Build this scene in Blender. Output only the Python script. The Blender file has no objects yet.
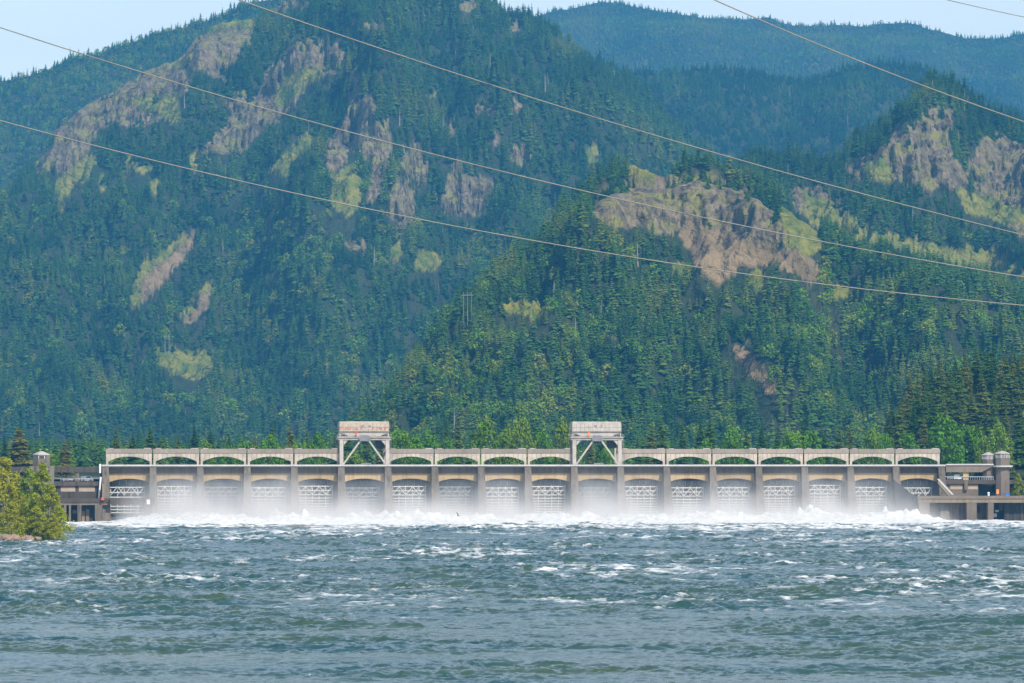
import bpy, bmesh, math, random
import numpy as np
from mathutils import Vector, Matrix

random.seed(7)
rng = np.random.default_rng(11)
sc = bpy.context.scene
COL = sc.collection
R = math.radians

# ------------------------------------------------------------------ camera numbers
F = 5060.0            # focal length in pixels
CH = 24.0             # camera height above the river
PIT = math.atan((460 - 341.5) / F)
cp, sp = math.cos(PIT), math.sin(PIT)


def W(px, py, Y):
    a = (px - 512) / F; b = (341.5 - py) / F
    dy = cp - b * sp; dz = sp + b * cp
    k = Y / dy
    return Vector((a * k, Y, CH + dz * k))


def PXY(x, y, z):
    z = z - CH
    d = y * cp + z * sp
    v = -y * sp + z * cp
    return 512 + F * x / d, 341.5 - F * v / d


# ------------------------------------------------------------------ numpy noise
_perm = np.random.default_rng(3).permutation(512).astype(np.int64)
_perm = np.concatenate([_perm, _perm, _perm])
_ga = np.random.default_rng(4).uniform(0, 2 * np.pi, 512)
_gx, _gy = np.cos(_ga), np.sin(_ga)


def pn(x, y, seed=0):
    x = np.asarray(x, float) + seed * 37.31; y = np.asarray(y, float) + seed * 17.77
    xi = np.floor(x).astype(np.int64); yi = np.floor(y).astype(np.int64)
    fx = x - xi; fy = y - yi
    u = fx * fx * fx * (fx * (fx * 6 - 15) + 10); v = fy * fy * fy * (fy * (fy * 6 - 15) + 10)
    def g(ix, iy, dx, dy):
        h = _perm[(_perm[ix & 511] + iy) & 511] & 511
        return _gx[h] * dx + _gy[h] * dy
    a = g(xi, yi, fx, fy); b = g(xi + 1, yi, fx - 1, fy)
    c = g(xi, yi + 1, fx, fy - 1); d = g(xi + 1, yi + 1, fx - 1, fy - 1)
    return ((a + u * (b - a)) * (1 - v) + (c + u * (d - c)) * v) * 1.5


def fbm(x, y, o=5, seed=0, gain=0.5):
    s = 0; a = 1; t = 0
    for i in range(o):
        s = s + a * pn(x, y, seed + i * 3); t += a; a *= gain; x = x * 2.03; y = y * 2.03
    return s / t


def ridged(x, y, o=5, seed=0, gain=0.55):
    s = 0; a = 1; t = 0
    for i in range(o):
        s = s + a * (1 - np.abs(pn(x, y, seed + i * 3)) * 2); t += a; a *= gain; x = x * 2.03; y = y * 2.03
    return s / t


def sstep(a, b, x):
    t = np.clip((x - a) / (b - a), 0, 1)
    return t * t * (3 - 2 * t)


# ------------------------------------------------------------------ materials
MATS = {}


def nodes(name):
    m = bpy.data.materials.new(name); m.use_nodes = True
    nt = m.node_tree
    return m, nt, nt.nodes, nt.links, nt.nodes['Principled BSDF']


def noise_col(nt, c1, c2, scale=1.0, detail=6, lo=0.35, hi=0.65, coord='Object', stretch=None, extra=None):
    n, l = nt.nodes, nt.links
    tc = n.new('ShaderNodeTexCoord')
    src = tc.outputs[coord]
    if coord == 'Object':
        oi_ = n.new('ShaderNodeObjectInfo'); av = n.new('ShaderNodeVectorMath'); av.operation = 'MULTIPLY_ADD'
        av.inputs[1].default_value = (2.3, 1.7, 1.3); l.new(oi_.outputs['Location'], av.inputs[0]); l.new(src, av.inputs[2]); src = av.outputs[0]
    if stretch:
        mp = n.new('ShaderNodeMapping'); mp.inputs['Scale'].default_value = stretch
        l.new(src, mp.inputs['Vector']); src = mp.outputs[0]
    tx = n.new('ShaderNodeTexNoise'); tx.inputs['Scale'].default_value = scale; tx.inputs['Detail'].default_value = detail
    tx.inputs['Roughness'].default_value = .62
    l.new(src, tx.inputs['Vector'])
    mr = n.new('ShaderNodeMapRange'); mr.inputs[1].default_value = lo; mr.inputs[2].default_value = hi
    l.new(tx.outputs[0], mr.inputs[0])
    mx = n.new('ShaderNodeMix'); mx.data_type = 'RGBA'
    mx.inputs[6].default_value = (*c1, 1); mx.inputs[7].default_value = (*c2, 1)
    l.new(mr.outputs[0], mx.inputs[0])
    return mx.outputs[2], tx


def mixc(nt, fac, a, b):
    mx = nt.nodes.new('ShaderNodeMix'); mx.data_type = 'RGBA'
    for i, v in ((0, fac), (6, a), (7, b)):
        if isinstance(v, (int, float)): mx.inputs[i].default_value = v
        elif isinstance(v, tuple): mx.inputs[i].default_value = (*v, 1)
        else: nt.links.new(v, mx.inputs[i])
    return mx.outputs[2]


def plain(name, c1, c2=None, scale=.3, rough=.8, lo=.35, hi=.65, stretch=None, spec=.3, metal=0):
    if name in MATS: return MATS[name]
    m, nt, n, l, b = nodes(name)
    c2 = c2 or tuple(x * .8 for x in c1)
    out, _ = noise_col(nt, c1, c2, scale, 6, lo, hi, stretch=stretch)
    l.new(out, b.inputs['Base Color'])
    b.inputs['Roughness'].default_value = rough; b.inputs['Specular IOR Level'].default_value = spec
    b.inputs['Metallic'].default_value = metal
    MATS[name] = m
    return m


def concrete(name, c, dirt, streak=.5):
    """weathered concrete: broad blotches, vertical run-off streaks, fine mottling"""
    m, nt, n, l, b = nodes(name)
    base, _ = noise_col(nt, c, tuple(x * .72 for x in c), .12, 8, .3, .7)
    st, tx = noise_col(nt, (0, 0, 0), (1, 1, 1), .8, 5, .5, .68, stretch=(1.1, 1.1, .1))
    mul = n.new('ShaderNodeMath'); mul.operation = 'MULTIPLY'; mul.inputs[1].default_value = streak
    l.new(st, mul.inputs[0])
    o = mixc(nt, mul.outputs[0], base, dirt)
    oi = n.new('ShaderNodeObjectInfo'); rm_ = n.new('ShaderNodeMapRange'); rm_.inputs[3].default_value = .84; rm_.inputs[4].default_value = 1.14
    l.new(oi.outputs['Random'], rm_.inputs[0]); vs_ = n.new('ShaderNodeVectorMath'); vs_.operation = 'SCALE'
    l.new(o, vs_.inputs[0]); l.new(rm_.outputs[0], vs_.inputs['Scale']); o = vs_.outputs[0]
    l.new(o, b.inputs['Base Color']); b.inputs['Roughness'].default_value = .9
    b.inputs['Specular IOR Level'].default_value = .2
    MATS[name] = m
    return m


concrete('pier_concrete', (.165, .14, .11), (.05, .042, .034), .85)
concrete('dark_concrete', (.095, .076, .06), (.03, .025, .02), .8)
concrete('tan_concrete', (.46, .33, .17), (.22, .14, .07), .6)
concrete('grey_girder', (.20, .165, .13), (.08, .068, .054), .75)
concrete('pale_concrete', (.42, .39, .35), (.30, .28, .25), .3)
concrete('band_grey', (.32, .27, .22), (.18, .15, .12), .5)
concrete('brown_concrete', (.20, .16, .125), (.12, .10, .08), .6)
concrete('ledge_concrete', (.27, .22, .15), (.12, .095, .065), .6)
# arch panel with vertical joints
m, nt, n, l, b = nodes('panel_concrete')
base, _ = noise_col(nt, (.54, .465, .37), (.33, .285, .225), .25, 7)
tc = n.new('ShaderNodeTexCoord'); sx = n.new('ShaderNodeSeparateXYZ'); l.new(tc.outputs['Object'], sx.inputs[0])
mo = n.new('ShaderNodeMath'); mo.operation = 'FRACT'
dv = n.new('ShaderNodeMath'); dv.operation = 'DIVIDE'; dv.inputs[1].default_value = 1.83
l.new(sx.outputs[0], dv.inputs[0]); l.new(dv.outputs[0], mo.inputs[0])
lt = n.new('ShaderNodeMath'); lt.operation = 'LESS_THAN'; lt.inputs[1].default_value = .14; l.new(mo.outputs[0], lt.inputs[0])
sc2 = n.new('ShaderNodeMath'); sc2.operation = 'MULTIPLY'; sc2.inputs[1].default_value = .75; l.new(lt.outputs[0], sc2.inputs[0])
l.new(mixc(nt, sc2.outputs[0], base, (.2, .19, .18)), b.inputs['Base Color']); b.inputs['Roughness'].default_value = .85
MATS['panel_concrete'] = m

plain('deck_white', (.52, .51, .48), (.4, .39, .37), .3)
plain('gate_skin', (.05, .07, .085), (.09, .115, .13), .5, .6)
plain('gate_paint', (.62, .60, .55), (.44, .43, .39), .9, .5)
plain('gate_paint_misted', (.27, .28, .28), (.18, .19, .2), .9, .6)  # same gate paint, with the mist's uneven brightness put into a darker colour
plain('crane_paint', (.47, .43, .37), (.36, .32, .27), .5, .6)
plain('crane_grey', (.22, .22, .23), (.15, .15, .16), .5, .6)
plain('crane_dark', (.03, .035, .04), (.05, .05, .05), .5, .6)
plain('orange_paint', (.75, .17, .05), (.85, .32, .08), .9, .5)
plain('red_paint', (.72, .07, .03), (.6, .06, .03), .9, .5)
plain('blue_paint', (.03, .16, .5), (.04, .2, .55), .9, .5)
plain('white_paint', (.8, .8, .79), (.7, .7, .69), .4, .5)
plain('dark_glass', (.02, .025, .03), (.04, .045, .05), .4, .12, spec=.6)
plain('beige_shutter', (.40, .32, .23), (.34, .27, .20), .5)
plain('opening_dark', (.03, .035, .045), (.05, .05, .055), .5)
plain('cable_metal', (.29, .28, .25), (.24, .23, .21), .5, .5)
plain('wet_concrete', (.05, .048, .045), (.03, .03, .028), .4)
plain('rubber', (.03, .03, .03), (.04, .04, .04), .5)
plain('silver_paint', (.42, .45, .48), (.4, .43, .46), .4, .35)
plain('bark', (.13, .10, .075), (.07, .055, .04), 3., .95, stretch=(1, 1, .2))
plain('pale_bark', (.30, .27, .22), (.18, .16, .13), 3., .95, stretch=(1, 1, .2))
plain('wood_pole', (.24, .2, .17), (.17, .14, .12), .5)
plain('lattice_steel', (.25, .25, .25), (.2, .2, .2), .5)
plain('gull_white', (.8, .8, .8), (.7, .7, .7), 3.)
plain('gull_dark', (.07, .07, .075), (.1, .1, .1), 3.)
plain('boulder_stone', (.34, .22, .16), (.17, .13, .11), .8, .9)
plain('black_letter', (.05, .05, .06), (.08, .08, .09), 1.)
# rusty crane house
m, nt, n, l, b = nodes('crane_rusty')
base, _ = noise_col(nt, (.47, .42, .33), (.37, .32, .25), .6, 7)
tc = n.new('ShaderNodeTexCoord'); sx = n.new('ShaderNodeSeparateXYZ'); l.new(tc.outputs['Object'], sx.inputs[0])
def band(lo, hi, soft=.15):
    a = n.new('ShaderNodeMapRange'); a.inputs[1].default_value = lo - soft; a.inputs[2].default_value = lo + soft; l.new(sx.outputs[2], a.inputs[0])
    c = n.new('ShaderNodeMapRange'); c.inputs[1].default_value = hi - soft; c.inputs[2].default_value = hi + soft
    c.inputs[3].default_value = 1; c.inputs[4].default_value = 0; l.new(sx.outputs[2], c.inputs[0])
    mm = n.new('ShaderNodeMath'); mm.operation = 'MULTIPLY'; l.new(a.outputs[0], mm.inputs[0]); l.new(c.outputs[0], mm.inputs[1])
    return mm.outputs[0]
rn, _ = noise_col(nt, (0, 0, 0), (1, 1, 1), 1.3, 4, .47, .53, stretch=(1, 1, .8))
mm = n.new('ShaderNodeMath'); mm.operation = 'MULTIPLY'; l.new(band(14.0, 15.3), mm.inputs[0]); l.new(rn, mm.inputs[1])
o1 = mixc(nt, mm.outputs[0], base, (.40, .10, .06))
rn2, _ = noise_col(nt, (0, 0, 0), (1, 1, 1), .9, 5, .52, .64)
mm2 = n.new('ShaderNodeMath'); mm2.operation = 'MULTIPLY'; mm2.inputs[1].default_value = .5; l.new(rn2, mm2.inputs[0])
o2 = mixc(nt, mm2.outputs[0], o1, (.42, .22, .1))
l.new(o2, b.inputs['Base Color']); b.inputs['Roughness'].default_value = .7
MATS['crane_rusty'] = m


def foliage(name, dark, light, third, inst=False, transl=.25):
    m, nt, n, l, b = nodes(name)
    if inst:
        at = n.new('ShaderNodeAttribute'); at.attribute_type = 'INSTANCER'; at.attribute_name = 'tint'
        r = at.outputs['Fac']
    else:
        oi = n.new('ShaderNodeObjectInfo'); r = oi.outputs['Random']
    cr = n.new('ShaderNodeValToRGB'); l.new(r, cr.inputs[0])
    e = cr.color_ramp.elements
    e[0].color = (*dark, 1); e[1].color = (*third, 1); e[1].position = 1
    k = e.new(.5); k.color = (*light, 1)
    # light and dark sprays inside a crown: each leaf cluster carries its own random shade
    at2 = n.new('ShaderNodeAttribute'); at2.attribute_name = 'leafvar'
    mr = n.new('ShaderNodeMapRange'); flat_ = inst or name == 'leaf_bank'
    mr.inputs[3].default_value = .78 if flat_ else .62; mr.inputs[4].default_value = 1.22 if flat_ else 1.35
    l.new(at2.outputs['Fac'], mr.inputs[0])
    vm = n.new('ShaderNodeVectorMath'); vm.operation = 'SCALE'; l.new(cr.outputs[0], vm.inputs[0]); l.new(mr.outputs[0], vm.inputs['Scale'])
    l.new(vm.outputs[0], b.inputs['Base Color']); b.inputs['Roughness'].default_value = .75
    b.inputs['Specular IOR Level'].default_value = .15
    tr = n.new('ShaderNodeBsdfTranslucent'); l.new(vm.outputs[0], tr.inputs[0])
    ms = n.new('ShaderNodeMixShader'); ms.inputs[0].default_value = transl
    l.new(b.outputs[0], ms.inputs[1]); l.new(tr.outputs[0], ms.inputs[2])
    l.new(ms.outputs[0], n['Material Output'].inputs[0])
    MATS[name] = m
    return m


foliage('fir_far', (.014, .050, .012), (.046, .108, .012), (.12, .15, .016), True, .15)
foliage('leaf_far', (.10, .24, .012), (.17, .31, .014), (.28, .29, .02), True, .3)
foliage('fir_near', (.020, .055, .006), (.050, .098, .008), (.115, .115, .012), False, .15)
foliage('leaf_near', (.09, .22, .010), (.12, .27, .010), (.17, .25, .014), False, .3)
foliage('leaf_bank', (.24, .34, .010), (.33, .38, .012), (.42, .41, .02), False, .45)
foliage('fir_olive', (.12, .125, .02), (.12, .12, .02), (.13, .125, .024), False, .2)

# ------------------------------------------------------------------ object helpers


def meta(o, label=None, cat=None, group=None, kind=None):
    if label: o['label'] = label
    if cat: o['category'] = cat
    if group: o['group'] = group
    if kind: o['kind'] = kind
    return o


def empty(name, loc=(0, 0, 0), rz=0):
    o = bpy.data.objects.new(name, None); o.location = loc; o.rotation_euler = (0, 0, rz); COL.objects.link(o)
    o.empty_display_size = 1
    return o


class MB:
    def __init__(s): s.v = []; s.f = []
    def box(s, x0, x1, y0, y1, z0, z1):
        b = len(s.v)
        s.v += [(x0, y0, z0), (x1, y0, z0), (x1, y1, z0), (x0, y1, z0), (x0, y0, z1), (x1, y0, z1), (x1, y1, z1), (x0, y1, z1)]
        s.f += [tuple(b + i for i in q) for q in ((0, 3, 2, 1), (4, 5, 6, 7), (0, 1, 5, 4), (1, 2, 6, 5), (2, 3, 7, 6), (3, 0, 4, 7))]
        return s
    def hexa(s, pts):
        b = len(s.v); s.v += [tuple(p) for p in pts]
        s.f += [tuple(b + i for i in q) for q in ((0, 3, 2, 1), (4, 5, 6, 7), (0, 1, 5, 4), (1, 2, 6, 5), (2, 3, 7, 6), (3, 0, 4, 7))]
        return s
    def bar(s, p, q, w, d=None):
        """rectangular bar from p to q, width w seen from the front, depth d"""
        d = d or w
        p = Vector(p); q = Vector(q); ax = (q - p).normalized()
        up = Vector((0, 1, 0)) if abs(ax.y) < .9 else Vector((0, 0, 1))
        sd = ax.cross(up).normalized() * w / 2; up = sd.cross(ax).normalized() * d / 2
        s.hexa([p - sd - up, p + sd - up, p + sd + up, p - sd + up, q - sd - up, q + sd - up, q + sd + up, q - sd + up])
        return s
    def prism(s, poly, y0, y1):
        """poly in (x,z) extruded along y"""
        b = len(s.v); n_ = len(poly)
        s.v += [(x, y0, z) for x, z in poly] + [(x, y1, z) for x, z in poly]
        s.f += [tuple(b + i for i in range(n_)), tuple(b + n_ + i for i in reversed(range(n_)))]
        for i in range(n_):
            j = (i + 1) % n_
            s.f.append((b + j, b + i, b + n_ + i, b + n_ + j))
        return s
    def strip(s, top, bot, y0, y1):
        """extruded band between polyline top and polyline bot (same x count)"""
        b = len(s.v); n_ = len(top)
        for y in (y0, y1):
            s.v += [(x, y, z) for x, z in top] + [(x, y, z) for x, z in bot]
        T0, B0, T1, B1 = b, b + n_, b + 2 * n_, b + 3 * n_
        for i in range(n_ - 1):
            s.f += [(B0 + i, B0 + i + 1, T0 + i + 1, T0 + i), (B1 + i + 1, B1 + i, T1 + i, T1 + i + 1),
                    (T0 + i, T0 + i + 1, T1 + i + 1, T1 + i), (B0 + i + 1, B0 + i, B1 + i, B1 + i + 1)]
        s.f += [(B0, T0, T1, B1), (T0 + n_ - 1, B0 + n_ - 1, B1 + n_ - 1, T1 + n_ - 1)]
        return s
    def tube(s, pts, rad, n_=8, cap=True):
        b = len(s.v); k = len(pts)
        rad = rad if isinstance(rad, (list, tuple)) else [rad] * k
        for i, p in enumerate(pts):
            p = Vector(p)
            d = (Vector(pts[min(i + 1, k - 1)]) - Vector(pts[max(i - 1, 0)])).normalized()
            a = d.orthogonal().normalized(); c = d.cross(a)
            for j in range(n_):
                t = 2 * math.pi * j / n_
                s.v.append(tuple(p + (a * math.cos(t) + c * math.sin(t)) * rad[i]))
        for i in range(k - 1):
            for j in range(n_):
                j2 = (j + 1) % n_
                s.f.append((b + i * n_ + j, b + i * n_ + j2, b + (i + 1) * n_ + j2, b + (i + 1) * n_ + j))
        if cap:
            s.f.append(tuple(b + j for j in reversed(range(n_)))); s.f.append(tuple(b + (k - 1) * n_ + j for j in range(n_)))
        return s
    def frustum(s, cx, cy, z0, z1, r0, r1, n_=8, rot=0):
        b = len(s.v)
        for z, r in ((z0, r0), (z1, r1)):
            for j in range(n_):
                t = 2 * math.pi * (j + rot) / n_
                s.v.append((cx + math.cos(t) * r, cy + math.sin(t) * r, z))
        for j in range(n_):
            j2 = (j + 1) % n_
            s.f.append((b + j, b + j2, b + n_ + j2, b + n_ + j))
        s.f.append(tuple(b + j for j in reversed(range(n_)))); s.f.append(tuple(b + n_ + j for j in range(n_)))
        return s
    def build(s, name, mat, parent=None, bevel=0):
        me = bpy.data.meshes.new(name); me.from_pydata(s.v, [], s.f); me.update()
        me.materials.append(MATS[mat] if isinstance(mat, str) else mat)
        o = bpy.data.objects.new(name, me); COL.objects.link(o)
        if parent: o.parent = parent
        if bevel:
            md = o.modifiers.new('bevel', 'BEVEL'); md.width = bevel; md.segments = 2; md.limit_method = 'ANGLE'
        return o


def np_mesh(name, V, Fq, mat, attrs=None, smooth=True):
    me = bpy.data.meshes.new(name)
    V = np.asarray(V, np.float32); Fq = np.asarray(Fq, np.int32)
    k = Fq.shape[1]
    me.vertices.add(len(V)); me.vertices.foreach_set('co', V.ravel())
    me.loops.add(Fq.size); me.loops.foreach_set('vertex_index', Fq.ravel())
    me.polygons.add(len(Fq)); me.polygons.foreach_set('loop_start', np.arange(0, Fq.size, k, dtype=np.int32))
    me.polygons.foreach_set('loop_total', np.full(len(Fq), k, np.int32))
    me.update(calc_edges=True)
    me.polygons.foreach_set('use_smooth', np.full(len(Fq), smooth))
    for nm, a in (attrs or {}).items():
        a = np.asarray(a, np.float32)
        if a.ndim == 2:
            at = me.attributes.new(nm, 'FLOAT_COLOR', 'POINT'); at.data.foreach_set('color', a.ravel())
        else:
            at = me.attributes.new(nm, 'FLOAT', 'POINT'); at.data.foreach_set('value', a.ravel())
    if mat: me.materials.append(MATS[mat])
    return me


def link(name, me, parent=None):
    o = bpy.data.objects.new(name, me); COL.objects.link(o)
    if parent: o.parent = parent
    return o


def grid_faces(r, c):
    i = np.arange(r - 1)[:, None] * c + np.arange(c - 1)[None, :]
    i = i.ravel()
    return np.stack([i, i + 1, i + c + 1, i + c], 1)


# ------------------------------------------------------------------ world, sun, camera
w = bpy.data.worlds.new('World'); sc.world = w; w.use_nodes = True
wn = w.node_tree
sky = wn.nodes.new('ShaderNodeTexSky'); sky.sky_type = 'NISHITA'; sky.sun_disc = False
SUN_EL, SUN_AZ = 46, 33     # azimuth: degrees to the right of straight behind the camera
sd = Vector((math.sin(R(SUN_AZ)) * math.cos(R(SUN_EL)), -math.cos(R(SUN_AZ)) * math.cos(R(SUN_EL)), math.sin(R(SUN_EL))))
sky.sun_elevation = R(SUN_EL); sky.sun_rotation = math.atan2(sd.x, sd.y)
sky.air_density = 1.0; sky.dust_density = 1.2; sky.ozone_density = 1.5
bg = wn.nodes['Background']
wtc = wn.nodes.new('ShaderNodeTexCoord'); wsx = wn.nodes.new('ShaderNodeSeparateXYZ'); wn.links.new(wtc.outputs['Generated'], wsx.inputs[0])
wmr = wn.nodes.new('ShaderNodeMapRange'); wmr.inputs[1].default_value = 0; wmr.inputs[2].default_value = .45; wmr.inputs[3].default_value = 1; wmr.inputs[4].default_value = .12
wn.links.new(wsx.outputs[2], wmr.inputs[0])
wns = wn.nodes.new('ShaderNodeTexNoise'); wns.inputs['Scale'].default_value = 2.5; wns.inputs['Detail'].default_value = 6
wmp = wn.nodes.new('ShaderNodeMapping'); wmp.inputs['Scale'].default_value = (1, 1, 4); wn.links.new(wtc.outputs['Generated'], wmp.inputs[0]); wn.links.new(wmp.outputs[0], wns.inputs[0])
wm2 = wn.nodes.new('ShaderNodeMath'); wm2.operation = 'MULTIPLY'; wn.links.new(wmr.outputs[0], wm2.inputs[0]); wn.links.new(wns.outputs[0], wm2.inputs[1])
wvm = wn.nodes.new('ShaderNodeVectorMath'); wvm.operation = 'SCALE'; wvm.inputs[0].default_value = (7.4, 5.4, 3.9); wn.links.new(wm2.outputs[0], wvm.inputs['Scale'])
wad = wn.nodes.new('ShaderNodeVectorMath'); wad.operation = 'ADD'; wn.links.new(sky.outputs[0], wad.inputs[0]); wn.links.new(wvm.outputs[0], wad.inputs[1])
wn.links.new(wad.outputs[0], bg.inputs[0]); bg.inputs[1].default_value = .13
su = bpy.data.lights.new('sun', 'SUN'); su.energy = 4.8; su.angle = R(.5); su.color = (1, .95, .88)
so = bpy.data.objects.new('sun', su); COL.objects.link(so)
so.rotation_euler = (-sd).to_track_quat('-Z', 'Y').to_euler(); so.location = (0, -100, 800)

cam = bpy.data.cameras.new('camera'); cam.sensor_width = 36; cam.lens = 36 * F / 1024
cam.clip_start = 1; cam.clip_end = 40000
co = bpy.data.objects.new('camera', cam); COL.objects.link(co)
co.location = (0, 0, CH); co.rotation_euler = (math.pi / 2 + PIT, 0, 0); sc.camera = co

sc.view_settings.view_transform = 'Standard'; sc.view_settings.look = 'None'
sc.view_settings.exposure = .25; sc.view_settings.gamma = 1
sc.render.engine = 'CYCLES'
cy = sc.cycles
cy.use_denoising = True
cy.denoising_prefilter = 'ACCURATE'
cy.max_bounces = 4; cy.diffuse_bounces = 2; cy.glossy_bounces = 2; cy.transmission_bounces = 1
cy.transparent_max_bounces = 8; cy.volume_bounces = 1
cy.use_adaptive_sampling = False
cy.caustics_reflective = False; cy.caustics_refractive = False

# ------------------------------------------------------------------ trees


def conifer_mesh(name, levels, per, rad, seed, mat, droop=.35, split=1, dens_top=1.0):
    """unit-height conifer crown: whorls of drooping sprays; sprays have their own lightness"""
    r = random.Random(seed)
    V = []; Fc = []; lv = []
    for i in range(levels):
        z = .10 + .89 * (i / (levels - 1)) ** .93
        rr = rad * ((1 - z) ** .66 + .02) * r.uniform(.66, 1.16)
        nb = max(3, int(per * (.5 + .6 * (1 - z))))
        off = r.uniform(0, 6.28)
        for k in range(nb):
            if r.random() < .08: continue
            a = off + 6.283 * k / nb + r.uniform(-.25, .25)
            L = rr * r.uniform(.6, 1.18)
            for sgm in range(split):
                aa = a + (sgm - (split - 1) / 2) * .38 + r.uniform(-.1, .1)
                LL = L * (1 if split == 1 else r.uniform(.7, 1.05))
                wd = LL * .42 / (split ** .6) + .006
                dx, dy = math.cos(aa), math.sin(aa); px_, py_ = -dy, dx
                zz = z + r.uniform(-.012, .012)
                dr = droop * LL
                b = len(V)
                V += [(dx * LL * .06, dy * LL * .06, zz + .012),
                      (dx * LL * .55 + px_ * wd, dy * LL * .55 + py_ * wd, zz - dr * .75),
                      (dx * LL, dy * LL, zz - dr * .85),
                      (dx * LL * .55 - px_ * wd, dy * LL * .55 - py_ * wd, zz - dr * .75),
                      (dx * LL * .58, dy * LL * .58, zz - dr * .22)]
                Fc += [(b, b + 1, b + 4), (b + 1, b + 2, b + 4), (b + 2, b + 3, b + 4), (b + 3, b, b + 4)]
                s_ = r.random(); lv += [s_] * 5
    b = len(V)
    V += [(.006, 0, .93), (-.003, .005, .93), (-.003, -.005, .93), (0, 0, 1.02)]
    Fc += [(b, b + 1, b + 3), (b + 1, b + 2, b + 3), (b + 2, b, b + 3)]; lv += [.5] * 4
    return np_mesh(name, V, Fc, mat, {'leafvar': lv}, smooth=False)


def broad_mesh(name, n_leaf, size, seed, mat, wide=.36, base=.18, lobes=11, drop=0, cone=False):
    r = random.Random(seed); V = []; Fc = []; lv = []
    L = []
    for i in range(lobes):
        t = i / (lobes - 1)
        z = base + .12 + (.80 - base) * t * r.uniform(.9, 1.05)
        ring = wide * math.sin(math.pi * min(1, .22 + .72 * t)) * .72
        if cone: ring = wide * (1 - t) ** .75 * r.uniform(.55, 1.05)
        a = i * 2.4 + r.uniform(-.3, .3)
        L.append((math.cos(a) * ring, math.sin(a) * ring, min(z, .9), r.uniform(.55, 1) * wide * (.52 if not cone else .42 * (1.15 - .6 * t)), r.random()))
    for i in range(n_leaf):
        cx, cy_, cz, cr, sh = L[r.randrange(lobes)]
        u = Vector((r.gauss(0, 1), r.gauss(0, 1), r.gauss(0, 1))).normalized()
        q = cr * (r.random() ** .42)
        p = Vector((cx + u.x * q, cy_ + u.y * q, cz + u.z * q * .85))
        if drop: p.z -= drop * r.random() * (abs(p.x) + abs(p.y))
        p.z = max(p.z, base * .3)
        nn = (u + Vector((r.gauss(0, .6), r.gauss(0, .6), r.gauss(0, .6) + .5))).normalized()
        a = nn.orthogonal().normalized(); c = nn.cross(a)
        t = r.uniform(0, 6.28); a, c = a * math.cos(t) + c * math.sin(t), c * math.cos(t) - a * math.sin(t)
        s_ = size * r.uniform(.6, 1.3)
        b = len(V)
        V += [tuple(p - a * s_), tuple(p - c * s_ * .6), tuple(p + a * s_), tuple(p + c * s_ * .6)]
        Fc.append((b, b + 1, b + 2, b + 3)); lv += [min(1, max(0, sh * .5 + r.random() * .5))] * 4
    return np_mesh(name, V, Fc, mat, {'leafvar': lv}, smooth=False)


def trunk_mesh(name, h, r0, mat, limbs=0, seed=0, z1=.95):
    r = random.Random(seed)
    mb = MB(); mb.tube([(0, 0, -.04), (r.uniform(-.01, .01), r.uniform(-.01, .01), .3), (r.uniform(-.015, .015), 0, .6), (0, 0, z1)], [r0, r0 * .75, r0 * .45, r0 * .12], 7)
    for i in range(limbs):
        z = r.uniform(.2, .6); a = r.uniform(0, 6.28); L = r.uniform(.15, .26)
        mb.tube([(0, 0, z), (math.cos(a) * L * .6, math.sin(a) * L * .6, z + L * .5), (math.cos(a) * L, math.sin(a) * L, z + L * 1.1)], [r0 * .45, r0 * .28, r0 * .08], 5)
    me = bpy.data.meshes.new(name); me.from_pydata(mb.v, [], mb.f); me.materials.append(MATS[mat]); me.update()
    return me


# prototypes for the far-off forest (referenced by the forest object only)
protos = bpy.data.collections.new('forest_tree_kinds')
fars = []
for i in range(5):
    me = conifer_mesh('far_fir', 15, 8, [.23, .28, .20, .25, .31][i], 100 + i, 'fir_far', droop=.45 + .08 * (i % 3))
    o = bpy.data.objects.new('a%d_far_fir' % i, me); protos.objects.link(o)
for i in range(3):
    me = broad_mesh('far_leafy_tree', 260, .065, 200 + i, 'leaf_far', wide=.42 + .05 * i, base=.05)
    o = bpy.data.objects.new('b%d_far_leafy' % i, me); protos.objects.link(o)

# pale dead snag
mb_ = MB(); mb_.tube([(0, 0, -.05), (.01, 0, .5), (0, .01, 1.0)], [.035, .025, .006], 5)
for i in range(12):
    a_ = i * 2.3; z_ = .3 + .05 * i; L_ = .13 * (1.1 - z_) + .02
    mb_.tube([(0, 0, z_), (math.cos(a_) * L_, math.sin(a_) * L_, z_ + .02)], [.008, .004], 3)
me = bpy.data.meshes.new('snag'); me.from_pydata(mb_.v, [], mb_.f); me.materials.append(MATS['pale_bark']); me.update()
protos.objects.link(bpy.data.objects.new('c0_snag', me))

# ------------------------------------------------------------------ mountains


def poly_mask(px, py, poly):
    inside = np.zeros(px.shape, bool)
    n_ = len(poly); j = n_ - 1
    for i in range(n_):
        xi, yi = poly[i]; xj, yj = poly[j]
        if yi != yj:
            c = ((yi > py) != (yj > py)) & (px < (xj - xi) * (py - yi) / (yj - yi) + xi)
            inside ^= c
        j = i
    return inside


def ell(cx, cy_, rx, ry): return [(cx + rx * math.cos(t * .785), cy_ + ry * math.sin(t * .785)) for t in range(8)]


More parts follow.
